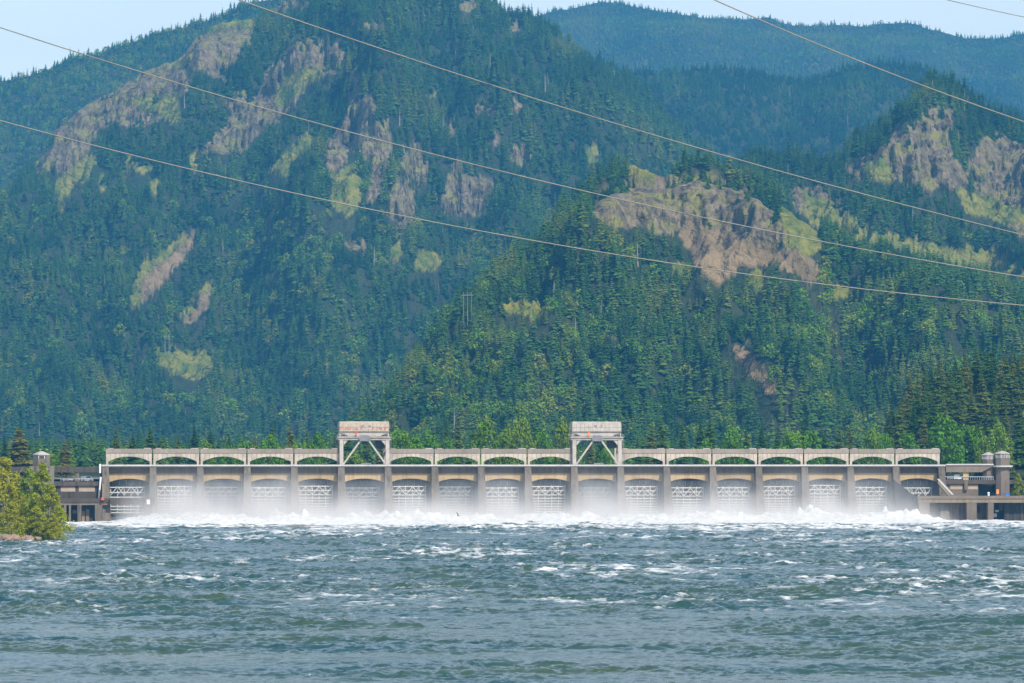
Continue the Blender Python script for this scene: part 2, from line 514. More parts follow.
# kinds: rock (cliff), grass, scree(dirt)
PATCH = {
 'M1': [
  ('rock', [(176, 50), (190, 34), (212, 24), (232, 16), (254, 14), (250, 34), (238, 50), (226, 66), (214, 74), (202, 66), (186, 62)]),
  ('grass', [(120, 62), (150, 60), (172, 56), (182, 66), (176, 76), (150, 78), (128, 74)]),
  ('grass', [(196, 30), (215, 22), (250, 18), (248, 28), (220, 30), (200, 38)]),
  ('rock', [(80, 84), (104, 76), (132, 72), (168, 74), (178, 82), (176, 96), (160, 106), (150, 122), (124, 126), (110, 120), (96, 134), (88, 158), (72, 172), (60, 160), (46, 166), (44, 142), (54, 118), (62, 98)]),
  ('grass', [(138, 96), (156, 100), (176, 96), (178, 118), (168, 122), (158, 112), (140, 108)]),
  ('grass', [(82, 160), (96, 158), (86, 178), (62, 196), (56, 184)]),
  ('rock', [(276, 64), (290, 48), (312, 50), (330, 52), (334, 66), (328, 76), (306, 82), (290, 104), (262, 126), (250, 140), (228, 144), (208, 138), (224, 126), (240, 108), (226, 104), (240, 94), (262, 92), (264, 76)]),
  ('grass', [(286, 74), (300, 70), (322, 70), (318, 78), (300, 88), (286, 104), (276, 100)]),
  ('grass', [(264, 166), (280, 160), (296, 144), (306, 134), (314, 138), (304, 150), (294, 158), (288, 172)]),
  ('rock', [(352, 76), (360, 74), (364, 100), (372, 96), (374, 110), (368, 130), (352, 128), (348, 100)]),
  ('rock', [(330, 142), (350, 120), (368, 118), (372, 140), (366, 158), (350, 150), (338, 172), (330, 168)]),
  ('rock', [(376, 130), (386, 126), (390, 150), (384, 172), (376, 196), (366, 190), (372, 165)]),
  ('grass', [(332, 178), (350, 170), (360, 184), (358, 204), (346, 214), (332, 200)]),
  ('rock', [(400, 150), (414, 146), (428, 160), (424, 178), (408, 174)]),
  ('rock', [(388, 206), (398, 180), (410, 186), (416, 210), (404, 224), (392, 220)]),
  ('rock', [(448, 184), (460, 176), (480, 180), (492, 186), (484, 196), (478, 212), (462, 210), (450, 212), (444, 198)]),
  ('rock', [(452, 160), (462, 160), (464, 170), (454, 178)]),
  ('rock', ell(520, 155, 9, 10)), ('rock', ell(479, 106, 5, 7)), ('rock', ell(517, 106, 4, 7)), ('rock', ell(495, 141, 5, 6)),
  ('rock', ell(469, 4, 11, 5)), ('rock', ell(516, 26, 8, 5)), ('rock', ell(283, 4, 22, 7)), ('rock', ell(375, 25, 10, 4)), ('grass', ell(592, 153, 6, 9)),
  ('rock', ell(452, 128, 3, 8)), ('rock', ell(491, 112, 6, 3)),
  ('grass', ell(432, 94, 7, 2.5)), ('grass', ell(195, 162, 5, 8)), ('grass', ell(154, 190, 4, 9)), ('grass', ell(102, 184, 4, 8)), ('grass', ell(128, 165, 4, 8)), ('grass', ell(144, 168, 9, 4)),
  ('scree', [(138, 300), (146, 278), (156, 264), (172, 258), (182, 244), (196, 232), (190, 250), (180, 262), (168, 278), (154, 292), (144, 300)]),
  ('grass', [(132, 300), (136, 280), (146, 262), (168, 250), (180, 238), (184, 244), (170, 258), (156, 264), (144, 282), (140, 300)]),
  ('scree', [(184, 320), (194, 304), (206, 292), (212, 290), (208, 304), (198, 318), (190, 322)]),
  ('grass', [(180, 312), (194, 294), (208, 284), (212, 288), (196, 302), (188, 316)]),
  ('grass', [(156, 351), (170, 349), (190, 354), (211, 353), (206, 370), (192, 379), (174, 372), (162, 362)]),
  ('rock', ell(356, 246, 9, 6)), ('grass', ell(396, 248, 5, 13)), ('grass', ell(428, 260, 14, 9)), ('grass', ell(470, 230, 5, 4)),
 ],
 'D': [
  ('rock', [(606, 208), (612, 196), (626, 192), (640, 190), (650, 182), (672, 180), (690, 182), (706, 180), (722, 184), (740, 190), (752, 200), (764, 214), (776, 222), (788, 236), (782, 250), (768, 236), (756, 246), (740, 240), (728, 226), (712, 232), (694, 222), (672, 232), (650, 224), (628, 226), (612, 218)]),
  ('scree', [(694, 222), (712, 232), (728, 226), (740, 240), (756, 246), (776, 250), (800, 252), (818, 272), (806, 280), (786, 268), (764, 262), (744, 264), (722, 284), (706, 272), (690, 248), (684, 236)]),
  ('grass', [(780, 205), (800, 200), (812, 215), (820, 240), (806, 252), (790, 240), (784, 222)]),
  ('grass', ell(645, 166, 16, 9)),
  ('grass', [(497, 303), (520, 300), (556, 302), (556, 306), (540, 310), (534, 326), (528, 316), (500, 308)]),
  ('scree', [(734, 346), (748, 350), (764, 368), (778, 388), (774, 398), (762, 384), (750, 372), (738, 360)]),
  ('grass', ell(840, 292, 10, 7)), ('grass', ell(757, 281, 8, 10)), ('grass', ell(680, 268, 9, 5)),
 ],
 'C': [
  ('rock', [(856, 168), (868, 158), (886, 150), (896, 138), (904, 130), (918, 132), (920, 120), (936, 116), (948, 118), (944, 140), (950, 158), (962, 170), (958, 190), (948, 184), (936, 176), (930, 190), (918, 182), (902, 176), (886, 178), (870, 176)]),
  ('grass', [(862, 166), (884, 160), (896, 172), (888, 180), (872, 176)]),
  ('rock', [(974, 170), (984, 150), (996, 140), (1012, 146), (1030, 160), (1060, 180), (1060, 260), (1030, 240), (1000, 212), (986, 200)]),
  ('grass', [(960, 190), (984, 196), (1010, 206), (1030, 210), (1030, 222), (1000, 220), (970, 212)]),
  ('rock', [(790, 196), (808, 188), (822, 190), (838, 206), (850, 218), (842, 226), (824, 220), (806, 216)]),
  ('grass', [(822, 200), (840, 210), (858, 220), (884, 232), (912, 240), (940, 246), (958, 250), (980, 246), (1000, 262), (1030, 274), (1060, 290), (1060, 300), (1024, 288), (994, 274), (960, 264), (925, 258), (885, 246), (860, 250), (846, 236), (828, 230)]),
 ],
}
def _grow(p, k=1.17):
    cx_ = sum(a for a, c in p) / len(p); cy_ = sum(c for a, c in p) / len(p)
    return [(cx_ + (a - cx_) * k, cy_ + (c - cy_) * (k + .05)) for a, c in p]


PATCH = {k_: [(t_, _grow(p_, 1.08 if t_ == 'scree' else 1.17)) for t_, p_ in v_] for k_, v_ in PATCH.items()}
# pale leafy (deciduous) trees mixed in: px, py, rx, ry, share
LEAFY = [(345, 185, 14, 25, .6), (372, 205, 20, 20, .4), (300, 235, 30, 12, .3), (260, 235, 20, 20, .25), (320, 240, 14, 22, .5),
         (285, 262, 8, 10, .5), (232, 285, 20, 6, .6), (168, 250, 14, 8, .6), (150, 270, 8, 12, .6), (137, 292, 4, 10, .8), (185, 372, 14, 5, .5),
         (408, 420, 12, 28, .35), (430, 402, 14, 14, .45), (416, 436, 16, 10, .7), (455, 365, 6, 20, .3), (462, 385, 12, 18, .4), (480, 355, 6, 12, .6),
         (528, 325, 6, 5, .8), (600, 335, 12, 12, .5), (560, 295, 6, 16, .3), (825, 295, 10, 32, .5), (835, 320, 8, 20, .5), (862, 315, 6, 6, .7),
         (800, 268, 24, 8, .4), (712, 218, 8, 8, .5), (680, 270, 8, 8, .7), (760, 240, 8, 18, .4), (780, 235, 6, 12, .4), (814, 370, 4, 10, .6), (900, 320, 6, 18, .3), (930, 366, 4, 3, .9),
         (210, 395, 120, 5, .08), (180, 406, 9, 5, .7), (515, 425, 40, 14, .35), (560, 400, 26, 12, .2), (545, 415, 14, 10, .5), (940, 330, 20, 20, .06), (745, 440, 200, 8, .25),
         (990, 210, 20, 10, .3), (330, 420, 60, 20, .04), (40, 230, 8, 4, .5), (735, 370, 30, 30, .1), (600, 380, 60, 40, .06), (980, 230, 10, 20, .3)]

# terrain material
m, nt, n, l, b = nodes('mountain_ground')
at = n.new('ShaderNodeAttribute'); at.attribute_name = 'mask'
sep = n.new('ShaderNodeSeparateColor'); l.new(at.outputs['Color'], sep.inputs[0])
soil, _ = noise_col(nt, (.022, .038, .02), (.05, .06, .026), .02, 8)
rock1, _ = noise_col(nt, (.235, .185, .11), (.085, .07, .045), .07, 12, .40, .60, stretch=(1, 1, .45))
rgr, _ = noise_col(nt, (0, 0, 0), (1, 1, 1), .03, 9, .49, .62, stretch=(1, 1, 2.2))
rock2 = mixc(nt, rgr, rock1, (.21, .20, .05))
grs, _ = noise_col(nt, (.24, .22, .04), (.09, .13, .022), .045, 10, .40, .60)
scr, _ = noise_col(nt, (.28, .20, .105), (.16, .12, .06), .03, 10, .38, .62)
c1 = mixc(nt, sep.outputs[0], soil, rock2)
c2 = mixc(nt, sep.outputs[1], c1, grs)
c3 = mixc(nt, sep.outputs[2], c2, scr)
l.new(c3, b.inputs['Base Color']); b.inputs['Roughness'].default_value = .95; b.inputs['Specular IOR Level'].default_value = .1
bn = n.new('ShaderNodeTexNoise'); bn.inputs['Scale'].default_value = .12; bn.inputs['Detail'].default_value = 8
tc = n.new('ShaderNodeTexCoord'); l.new(tc.outputs['Object'], bn.inputs['Vector'])
bp = n.new('ShaderNodeBump'); bp.inputs['Strength'].default_value = 1; bp.inputs['Distance'].default_value = 14
l.new(bn.outputs[0], bp.inputs['Height']); l.new(bp.outputs[0], b.inputs['Normal'])
MATS['mountain_ground'] = m

SPURS = {'M1': [(235, 120, .35, 1, 38, 50), (325, 405, .25, 1, 26, 80), (280, 235, .3, .95, 26, -22), (470, 530, .25, .98, 40, 60), (420, 455, .3, .95, 20, -24), (600, 570, .15, .9, 36, 45),
                  (100, 190, .02, .5, 46, 50), (300, 330, .02, .45, 42, 55), (250, 262, .02, .5, 24, -18), (10, 50, .1, .6, 40, 45), (-60, -90, .1, .9, 50, 60)],
         'D': [(630, 520, .1, 1, 40, 34), (760, 805, .05, .9, 44, 36), (690, 680, .1, .9, 26, -26), (900, 945, .05, .9, 46, 34), (850, 870, .05, .9, 24, -26), (1050, 1080, .1, .9, 50, 30)],
         'C': [(934, 850, .2, 1, 40, 45), (1005, 985, .2, 1, 34, -35), (1060, 1080, .2, 1, 34, 45), (780, 800, .2, 1, 34, 25)],
         'A': [(700, 640, .1, .95, 50, 60), (850, 900, .1, .95, 50, 70), (960, 990, .1, .95, 30, -50), (600, 590, .1, .95, 30, -50)],
         'B': [(720, 690, .1, .95, 40, 40), (860, 830, .1, .95, 40, 45), (780, 770, .1, .95, 24, -35)]}
TP, TS, TI, TT = [], [], [], []     # forest points, scale, kind index, tint


def layer(key, name, crest, u0, u1, cols, rows, foot, top, zf, amp, wl, treeh, spacing, seed, prof=1.0, back=.35, tint=(.2, .25), leafshare=0.0, drop_px=None):
    crest = np.array(crest, float)
    KD = {'M1': 1.6, 'L': 1.6, 'D': 1.2}.get(key, 1.35)
    amp *= KD; wl *= KD; treeh *= KD; spacing *= KD; foot *= KD
    top = [(a_, b_ * KD) for a_, b_ in top] if isinstance(top, list) else top * KD
    U = np.linspace(u0, u1, cols)
    cr = np.interp(U, crest[:, 0], crest[:, 1])
    cr = cr + (2.5 if key in ('M1', 'C', 'D') else 1.0) * fbm(U / 40, U * 0, 4, seed)
    Df = np.interp(U, *zip(*foot)) if isinstance(foot, list) else np.full(cols, foot, float)
    Dr = np.interp(U, *zip(*top)) if isinstance(top, list) else np.full(cols, top, float)
    rocky_top = np.zeros(cols)
    hpx = treeh * F / Dr * .8
    crg = cr + hpx
    e_c = np.tan(PIT + np.arctan((341.5 - crg) / F))   # elevation tangent of the crest
    zr = CH + e_c * Dr
    nb = rows // 6
    T = np.concatenate([np.linspace(0, 1, rows - nb), 1 + np.linspace(.03, .5, nb)])[:, None]
    Yg = Df + (Dr - Df) * T
    Xg = (U - 512)[None, :] / F * Yg
    tt = np.clip(T, 0, 1)
    z = zf + (zr - zf)[None, :] * tt ** prof
    wgt = np.sin(np.clip(tt, 0, 1) * np.pi * .93) ** .8
    rd = ridged(Xg / wl + .25 * fbm(Xg / wl, Yg / wl, 3, seed + 40), Yg / (wl * 2.2), 5, seed)
    z = z + amp * wgt * (rd - .45) + amp * .25 * wgt * fbm(Xg / (wl * .25), Yg / (wl * .3), 4, seed + 9)
    for (ut, ub, ta, tb, wd_, am_) in SPURS.get(key, []):
        uc = ub + (ut - ub) * np.clip((T - ta) / (tb - ta), 0, 1) + 9 * fbm(T * 5, T * 0 + ut * .1, 3, seed + 80)
        q_ = (U[None, :] - uc) / wd_
        z = z + am_ * np.exp(-np.abs(q_) ** 1.5) * sstep(ta - .12, ta + .12, T) * (1 - sstep(tb - .1, tb + .08, T))
    ov = T > 1
    z = np.where(ov, zr[None, :] - (Yg - Dr) * back, z)
    # keep below the crest line seen from the river
    e = (z - CH) / Yg
    lim = e_c[None, :]
    soft = .06 * np.abs(lim) + .001
    e2 = np.where(e > lim - soft, lim - soft * np.exp(-(np.clip(e - (lim - soft), 0, None)) / soft), e)
    z = np.where(ov | (T > .995), z, CH + e2 * Yg)
    # masks
    px, py = PXY(Xg, Yg, z)
    jx = px + 8 * fbm(px / 12, py / 12, 5, seed + 5, .65); jy = py + 6 * fbm(px / 12, py / 12, 5, seed + 6, .65)
    M = np.zeros(px.shape + (4,), np.float32); M[..., 3] = 1
    for kind, poly in PATCH.get(key, []):
        ins = poly_mask(jx, jy, poly) & (T <= 1.02)
        ch = {'rock': 0, 'grass': 1, 'scree': 2}[kind]
        M[ins] = [ch == 0, ch == 1, ch == 2, 1]
    # scattered little outcrops
    if key in ('M1', 'D', 'C'):
        oc = (fbm(px / 16, py / 11, 4, seed + 77) > .47)
        M[oc & (M[..., 0] + M[..., 1] + M[..., 2] == 0) & (T < .97)] = [.6, .2, 0, 1]
    # cliffs: rock faces stand out with ledges and columns
    rm = M[..., 0]
    k = np.array([.25, .5, .25])
    for _ in range(2):
        rm = np.apply_along_axis(lambda a: np.convolve(a, k, 'same'), 0, rm)
        rm = np.apply_along_axis(lambda a: np.convolve(a, k, 'same'), 1, rm)
    colm = ridged(Xg / 26, z / 120, 3, seed + 21)
    led = ridged(Xg / 160, z / 20, 3, seed + 22)
    fin = ridged(Xg / 9, z / 26, 2, seed + 23)
    Yd = Yg - rm * (16 * (colm - .4) + 9 * (led - .4) + 6 * (fin - .4)) * (Dr / 4600)[None, :]
    Xd = Xg * Yd / Yg
    V = np.stack([Xd, Yd, z], -1).reshape(-1, 3)
    me = np_mesh(name, V, grid_faces(rows, cols), 'mountain_ground', {'mask': M.reshape(-1, 4)})
    o = link(name, me); o['kind'] = 'structure'
    # trees
    if spacing:
        dU = (U[1] - U[0])
        cell = ((Yg[:-1, :-1] * dU / F)) * np.sqrt((Yg[1:, :-1] - Yg[:-1, :-1]) ** 2 + (z[1:, :-1] - z[:-1, :-1]) ** 2)
        lam = cell / spacing ** 2
        lam[(T[:-1, 0] > 1.12)] = 0
        lam[(T[:-1, 0] > .95)] *= 2.2
        cnt = rng.poisson(lam)
        ii, jj = np.nonzero(cnt)
        rep = cnt[ii, jj]; ii = np.repeat(ii, rep); jj = np.repeat(jj, rep)
        a = rng.random(len(ii)); c = rng.random(len(ii))
        G = np.stack([Xd, Yd, z], -1)
        P = (G[ii, jj] * ((1 - a) * (1 - c))[:, None] + G[ii + 1, jj] * (a * (1 - c))[:, None] + G[ii, jj + 1] * ((1 - a) * c)[:, None] + G[ii + 1, jj + 1] * (a * c)[:, None])
        tpx_, tpy_ = PXY(P[:, 0], P[:, 1], P[:, 2])
        op = M[ii, jj, 0] + M[ii, jj, 1] + M[ii, jj, 2]
        tpx, tpy = PXY(P[:, 0], P[:, 1], P[:, 2])
        keep = rng.random(len(ii)) > np.clip(op, 0, 1) * np.where(M[ii, jj, 2] > .5, .95, .24 + .62 * sstep(-.02, .2, fbm(tpx_ / 9, tpy_ / 9, 3, seed + 70)))
        for kind, poly in PATCH.get(key, []):
            for f_ in ((.35, .75) if kind == 'rock' else (.3, .6, .9, 1.15)):      # treetops below a bare patch do not reach over it
                hp = treeh * F / P[:, 1] * f_
                cov = poly_mask(tpx, tpy - hp, poly)
                keep &= ~(cov & (rng.random(len(ii)) < (.85 if kind == 'rock' else .93)))
        # darker gaps where the wood is thin
        keep &= rng.random(len(ii)) < .72 + .5 * fbm(tpx / 30, tpy / 25, 3, seed + 60)+.1
        P = P[keep]; tpx = tpx[keep]; tpy = tpy[keep]; op = op[keep]
        pl = np.full(len(P), leafshare)
        for (x, y, rx, ry, s_) in LEAFY:
            q = ((tpx - x) / rx) ** 2 + ((tpy - 3 - y) / ry) ** 2
            pl = np.maximum(pl, s_ * np.exp(-q * .7) * (q < 4) * 1.4)
        cl = fbm(tpx / 26, tpy / 20, 4, seed + 66)
        if key in ('M1', 'D'):
            pl = pl + .42 * sstep(.08, .32, cl) * (1 - sstep(120, 20, tpy)) * sstep(140, 260, tpy)
        isl = rng.random(len(P)) < pl
        hh = treeh * np.clip(rng.normal(1, .27, len(P)), .45, 1.7) * (1 + .25 * fbm(tpx / 25, tpy / 25, 3, seed + 61))
        hh *= np.where(op > .3, .65, 1)
        hh = np.where(isl, hh * .62, hh)
        wd = (hh * .5 + treeh * .5) * rng.uniform(.9, 1.4, len(P))
        wd = np.where(isl, hh * rng.uniform(1, 1.5, len(P)), wd)
        TP.append(P - [0, 0, .3]); TS.append(np.stack([wd, wd, hh], 1))
        kk = np.where(isl, 5 + rng.integers(0, 3, len(P)), rng.integers(0, 5, len(P)))
        TI.append(np.where(rng.random(len(P)) < .004, 8, kk))
        tn = np.clip(tint[0] + tint[1] * rng.normal(0, 1, len(P)) + 1.0 * fbm(tpx / 60, tpy / 34, 4, seed + 62), 0, 1)
        tn = np.where(isl, rng.random(len(P)), tn)
        TT.append(tn)
    return o


CREST_M1 = [(-260, 330), (-120, 250), (-20, 190), (20, 172), (40, 145), (58, 105), (85, 80), (120, 62), (170, 52), (200, 24), (225, 12), (262, -5), (300, -22), (350, -35), (400, -40), (450, -28), (480, -14), (506, 0), (522, 5), (537, 11), (560, 26), (600, 58), (640, 90), (680, 124), (710, 152), (740, 185), (800, 240), (900, 330), (1000, 400)]
CREST_L = [(-300, 150), (-100, 100), (0, 76), (20, 74), (40, 70), (56, 60), (70, 52), (100, 44), (130, 37), (160, 27), (200, 15), (240, 3), (300, -14), (400, -14), (470, 20), (540, 60), (640, 140)]
CREST_A = [(440, 30), (520, 14), (540, 8), (580, 3), (620, 5), (680, 8), (700, 11), (740, 16), (780, 21), (850, 22), (890, 25), (925, 27), (960, 33), (985, 33), (1024, 29), (1100, 22), (1300, 30)]
CREST_B = [(440, 30), (540, 50), (575, 66), (640, 70), (700, 66), (760, 70), (800, 72), (850, 66), (890, 60), (912, 60), (930, 66), (980, 92), (1024, 112), (1150, 150), (1300, 190)]
CREST_C = [(600, 200), (700, 172), (744, 156), (776, 155), (804, 151), (821, 150), (843, 138), (858, 126), (874, 116), (900, 100), (916, 84), (930, 76), (944, 77), (958, 84), (980, 96), (1003, 108), (1024, 120), (1080, 140), (1150, 170), (1300, 200)]
CREST_D = [(330, 440), (380, 400), (420, 345), (436, 325), (458, 300), (475, 285), (500, 258), (530, 236), (556, 214), (580, 196), (600, 184), (618, 174), (630, 170), (650, 170), (676, 164), (700, 160), (730, 166), (760, 176), (790, 190), (815, 208), (850, 232), (900, 252), (950, 262), (1000, 280), (1030, 290), (1100, 310), (1300, 330)]

layer('A', 'far_ridge', CREST_A, 380, 1300, 300, 130, 7600, 9200, 200, 90, 420, 8, 7.2, 31, prof=.8, tint=(.72, .1), leafshare=.15)
layer('B', 'shaded_ridge', CREST_B, 380, 1300, 300, 110, 5600, 6400, 150, 70, 260, 9.5, 6.2, 32, prof=.85, tint=(.12, .15))
layer('L', 'left_shoulder', CREST_L, -350, 640, 280, 120, 4900, 5700, 180, 50, 260, 8, 5.6, 33, prof=.85, tint=(.5, .2), leafshare=.3)
layer('M1', 'mountain', CREST_M1, -320, 1000, 900, 420, 3300, [(-300, 4300), (200, 4550), (1000, 4500)], 20, 115, 250, 11, 5.3, 34, prof=.95, tint=(.40, .11))
layer('C', 'right_ridge', CREST_C, 600, 1300, 480, 240, 3350, 4050, 20, 80, 170, 11.5, 5.6, 35, prof=.9, tint=(.3, .11))
layer('D', 'foothill', CREST_D, 330, 1300, 620, 300, 2850, [(330, 3100), (630, 3550), (1300, 3500)], 19, 60, 140, 13.5, 6.2, 36, prof=.9, tint=(.5, .11))

# flat wooded land between the reservoir and the mountain, and the wooded hill at the right
rows_, cols_ = 60, 200
Yg = np.linspace(2070, 5450, rows_)[:, None] * np.ones((1, cols_)); Xg = np.linspace(-800, 1100, cols_)[None, :] * np.ones((rows_, 1))
z = 17.5 + 2 * fbm(Xg / 90, Yg / 90, 4, 50) + 4 * sstep(2500, 5200, Yg)
z = np.where(Yg < 2085, 12, z)
M = np.zeros(z.shape + (4,), np.float32); M[..., 3] = 1
o = link('lowland', np_mesh('lowland', np.stack([Xg, Yg, z], -1).reshape(-1, 3), grid_faces(rows_, cols_), 'mountain_ground', {'mask': M.reshape(-1, 4)})); o['kind'] = 'structure'
NL = 11000
P = np.stack([rng.uniform(-520, 700, NL), rng.uniform(2520, 5250, NL), np.full(NL, 19.)], 1)
P[:, 2] = 17.6 + 4 * sstep(2500, 5200, P[:, 1])
TP.append(P); h = rng.uniform(12, 21, NL); isl = rng.random(NL) < .12
h = np.where(isl, h * .7, h); wd = np.where(isl, h * 1.3, h)
TS.append(np.stack([wd, wd, h], 1)); TI.append(np.where(isl, 5 + rng.integers(0, 3, NL), rng.integers(0, 5, NL))); TT.append(np.clip(rng.normal(.35, .25, NL), 0, 1))

# ground sheet reaching far beyond everything
mb = MB(); s_ = 14000
rows_, cols_ = 40, 60
Yg = np.linspace(2080, 14500, rows_)[:, None] * np.ones((1, cols_)); Xg = np.linspace(-6500, 6500, cols_)[None, :] * np.ones((rows_, 1))
z = np.where(Yg < 2400, 12., 14.) + 2 * fbm(Xg / 900, Yg / 900, 3, 5)
M = np.zeros(z.shape + (4,), np.float32); M[..., 3] = 1
o = link('ground', np_mesh('ground', np.stack([Xg, Yg, z - 2], -1).reshape(-1, 3), grid_faces(rows_, cols_), 'mountain_ground', {'mask': M.reshape(-1, 4)})); o['kind'] = 'structure'


def hill_z(x, y):
    """wooded knoll right of the dam"""
    px, _ = PXY(x, y, 40.)
    t = np.clip((y - 2130) / 280, 0, 1)
    top = np.interp(px, [868, 890, 910, 945, 980, 1024, 1120, 1250], [17, 34, 44, 53, 57, 58, 60, 54])
    return 16 + (top - 16) * np.sin(t * np.pi / 2)


rows_, cols_ = 70, 110
Yg = np.linspace(2110, 2640, rows_)[:, None] * np.ones((1, cols_)); Ux = np.linspace(868, 1300, cols_)[None, :]
Xg = (Ux - 512) / F * Yg
z = hill_z(Xg, Yg) + 1.2 * fbm(Xg / 20, Yg / 20, 4, 51) - np.clip(Yg - 2480, 0, None) * .2
M = np.zeros(z.shape + (4,), np.float32); M[..., 3] = 1
o = link('knoll', np_mesh('knoll', np.stack([Xg, Yg, z], -1).reshape(-1, 3), grid_faces(rows_, cols_), 'mountain_ground', {'mask': M.reshape(-1, 4)})); o['kind'] = 'structure'

NK = 700
ku = rng.uniform(1062, 1300, NK); ky = rng.uniform(2140, 2560, NK); kx = (ku - 512) / F * ky
P = np.stack([kx, ky, hill_z(kx, ky) - np.clip(ky - 2480, 0, None) * .2 - .3], 1)
NS = 500
sx_ = np.where(rng.random(NS) < .5, rng.uniform(-800, -235, NS), rng.uniform(330, 900, NS)); sy_ = rng.uniform(2075, 2110, NS)
P = np.concatenate([P, np.stack([sx_, sy_ + sx_ * .1 , np.full(NS, 17.)], 1)])
h = rng.uniform(10, 20, len(P)); TP.append(P); TS.append(np.stack([h, h, h], 1)); TI.append(rng.integers(0, 8, len(P))); TT.append(rng.random(len(P)))

# ------------------------------------------------------------------ the forest (one mass, geometry nodes on points)
P = np.concatenate(TP); S = np.concatenate(TS); I = np.concatenate(TI); T_ = np.concatenate(TT)
print('forest trees', len(P))
me = bpy.data.meshes.new('forest'); me.vertices.add(len(P)); me.vertices.foreach_set('co', P.astype(np.float32).ravel())
a = me.attributes.new('scl', 'FLOAT_VECTOR', 'POINT'); a.data.foreach_set('vector', S.astype(np.float32).ravel())
a = me.attributes.new('idx', 'INT', 'POINT'); a.data.foreach_set('value', I.astype(np.int32))
a = me.attributes.new('tint', 'FLOAT', 'POINT'); a.data.foreach_set('value', T_.astype(np.float32))
rt = np.zeros((len(P), 3), np.float32); rt[:, 2] = rng.uniform(0, 6.28, len(P)); rt[:, 0] = rng.normal(0, .03, len(P)); rt[:, 1] = rng.normal(0, .03, len(P))
a = me.attributes.new('rot', 'FLOAT_VECTOR', 'POINT'); a.data.foreach_set('vector', rt.ravel())
fo = link('forest', me)
meta(fo, 'dense mixed forest of dark firs and pale leafy trees covering the mountain slopes', 'forest', kind='stuff')
ng = bpy.data.node_groups.new('forest_scatter', 'GeometryNodeTree')
ng.interface.new_socket('Geometry', in_out='INPUT', socket_type='NodeSocketGeometry')
ng.interface.new_socket('Geometry', in_out='OUTPUT', socket_type='NodeSocketGeometry')
N = ng.nodes; Lk = ng.links
gi = N.new('NodeGroupInput'); go = N.new('NodeGroupOutput')
m2p = N.new('GeometryNodeMeshToPoints')
iop = N.new('GeometryNodeInstanceOnPoints'); ci = N.new('GeometryNodeCollectionInfo')
ci.inputs['Collection'].default_value = protos; ci.inputs['Separate Children'].default_value = True; ci.inputs['Reset Children'].default_value = True
def na(nm, t):
    q = N.new('GeometryNodeInputNamedAttribute'); q.data_type = t; q.inputs[0].default_value = nm; return q.outputs[0]
Lk.new(gi.outputs[0], m2p.inputs['Mesh']); Lk.new(m2p.outputs[0], iop.inputs['Points']); Lk.new(ci.outputs[0], iop.inputs['Instance'])
iop.inputs['Pick Instance'].default_value = True
Lk.new(na('idx', 'INT'), iop.inputs['Instance Index']); Lk.new(na('scl', 'FLOAT_VECTOR'), iop.inputs['Scale'])
er = N.new('FunctionNodeEulerToRotation'); Lk.new(na('rot', 'FLOAT_VECTOR'), er.inputs[0]); Lk.new(er.outputs[0], iop.inputs['Rotation'])
Lk.new(iop.outputs[0], go.inputs[0])
md = fo.modifiers.new('scatter', 'NODES'); md.node_group = ng

# ------------------------------------------------------------------ dam frame
TH = R(7.0); LEN = 18 * 18.3
aL = (105 - 512) / F; aR = (938 - 512) / F
YL = LEN * (math.cos(TH) - aR * math.sin(TH)) / (aR - aL)
ORI = Vector((aL * YL, YL, 0))
DAM = Matrix.Translation(ORI) @ Matrix.Rotation(TH, 4, 'Z')


def S_(px, dy=0):
    """dam-local s for a picture column, on a plane dy behind the dam line"""
    a = (px - 512) / F
    # (ORI.x + s c - dy sn) = a (ORI.y + s sn + dy c)
    c, s_ = math.cos(TH), math.sin(TH)
    return (a * (ORI.y + dy * c) - ORI.x + dy * s_) / (c - a * s_)


def Z_(px, py, dy=0):
    s = S_(px, dy); p = DAM @ Vector((s, dy, 0))
    return W(px, py, p.y).z


def dam_thing(name, s=0, dy=0, z=0):
    p = DAM @ Vector((s, dy, z)); return empty(name, p, TH)


dam = dam_thing('spillway_dam')
meta(dam, 'long grey concrete spillway dam with eighteen arched gate bays across the river', 'dam')
PIT_ = 18.3
CR = {5, 10}


def arc(x0, x1, ze, zc, n_=17):
    out = []
    for i in range(n_):
        t = i / (n_ - 1); u = 2 * t - 1
        out.append((x0 + (x1 - x0) * t, ze + (zc - ze) * math.sqrt(max(0, 1 - u * u)) ** 1.0 if False else ze + (zc - ze) * (1 - abs(u) ** 2.2)))
    return out


# one of each repeated part, then copies that share its mesh
def part_copy(src, x, parent, name=None):
    c = src.copy(); COL.objects.link(c); c.parent = parent; c.location = (x, 0, 0)
    for ch in [q for q in src.children]:
        d = ch.copy(); COL.objects.link(d); d.parent = c
    return c


mb = MB()
mb.hexa([(-2.3, -16, -6), (2.3, -16, -6), (2.3, 13, -6), (-2.3, 13, -6), (-1.6, -10.5, 8), (1.6, -10.5, 8), (1.6, 13, 8), (-1.6, 13, 8)])
mb.hexa([(-1.6, -10.5, 8), (1.6, -10.5, 8), (1.6, 13, 8), (-1.6, 13, 8), (-1.25, -6.9, 21.25), (1.25, -6.9, 21.25), (1.25, 13, 21.25), (-1.25, 13, 21.25)])
pier = mb.build('pier', 'pier_concrete', dam)
for k in range(1, 19): part_copy(pier, k * PIT_, dam)

x0, x1 = 1.2, PIT_ - 1.2
cx = [x0 + (x1 - x0) * i / 16 for i in range(17)]
beam = MB().strip([(x, 18.75) for x in cx], arc(x0, x1, 15.3, 16.75), -4.2, 7).build('arch_beam', 'tan_concrete', dam)
gird = MB()
gird.box(x0, x1, -3.9, 7, 18.75, 21.25); gird.box(x0, x1, -4.35, -3.9, 19.3, 19.55)
girder = gird.build('girder', 'grey_girder', beam)
for k in range(1, 18): part_copy(beam, k * PIT_, dam)

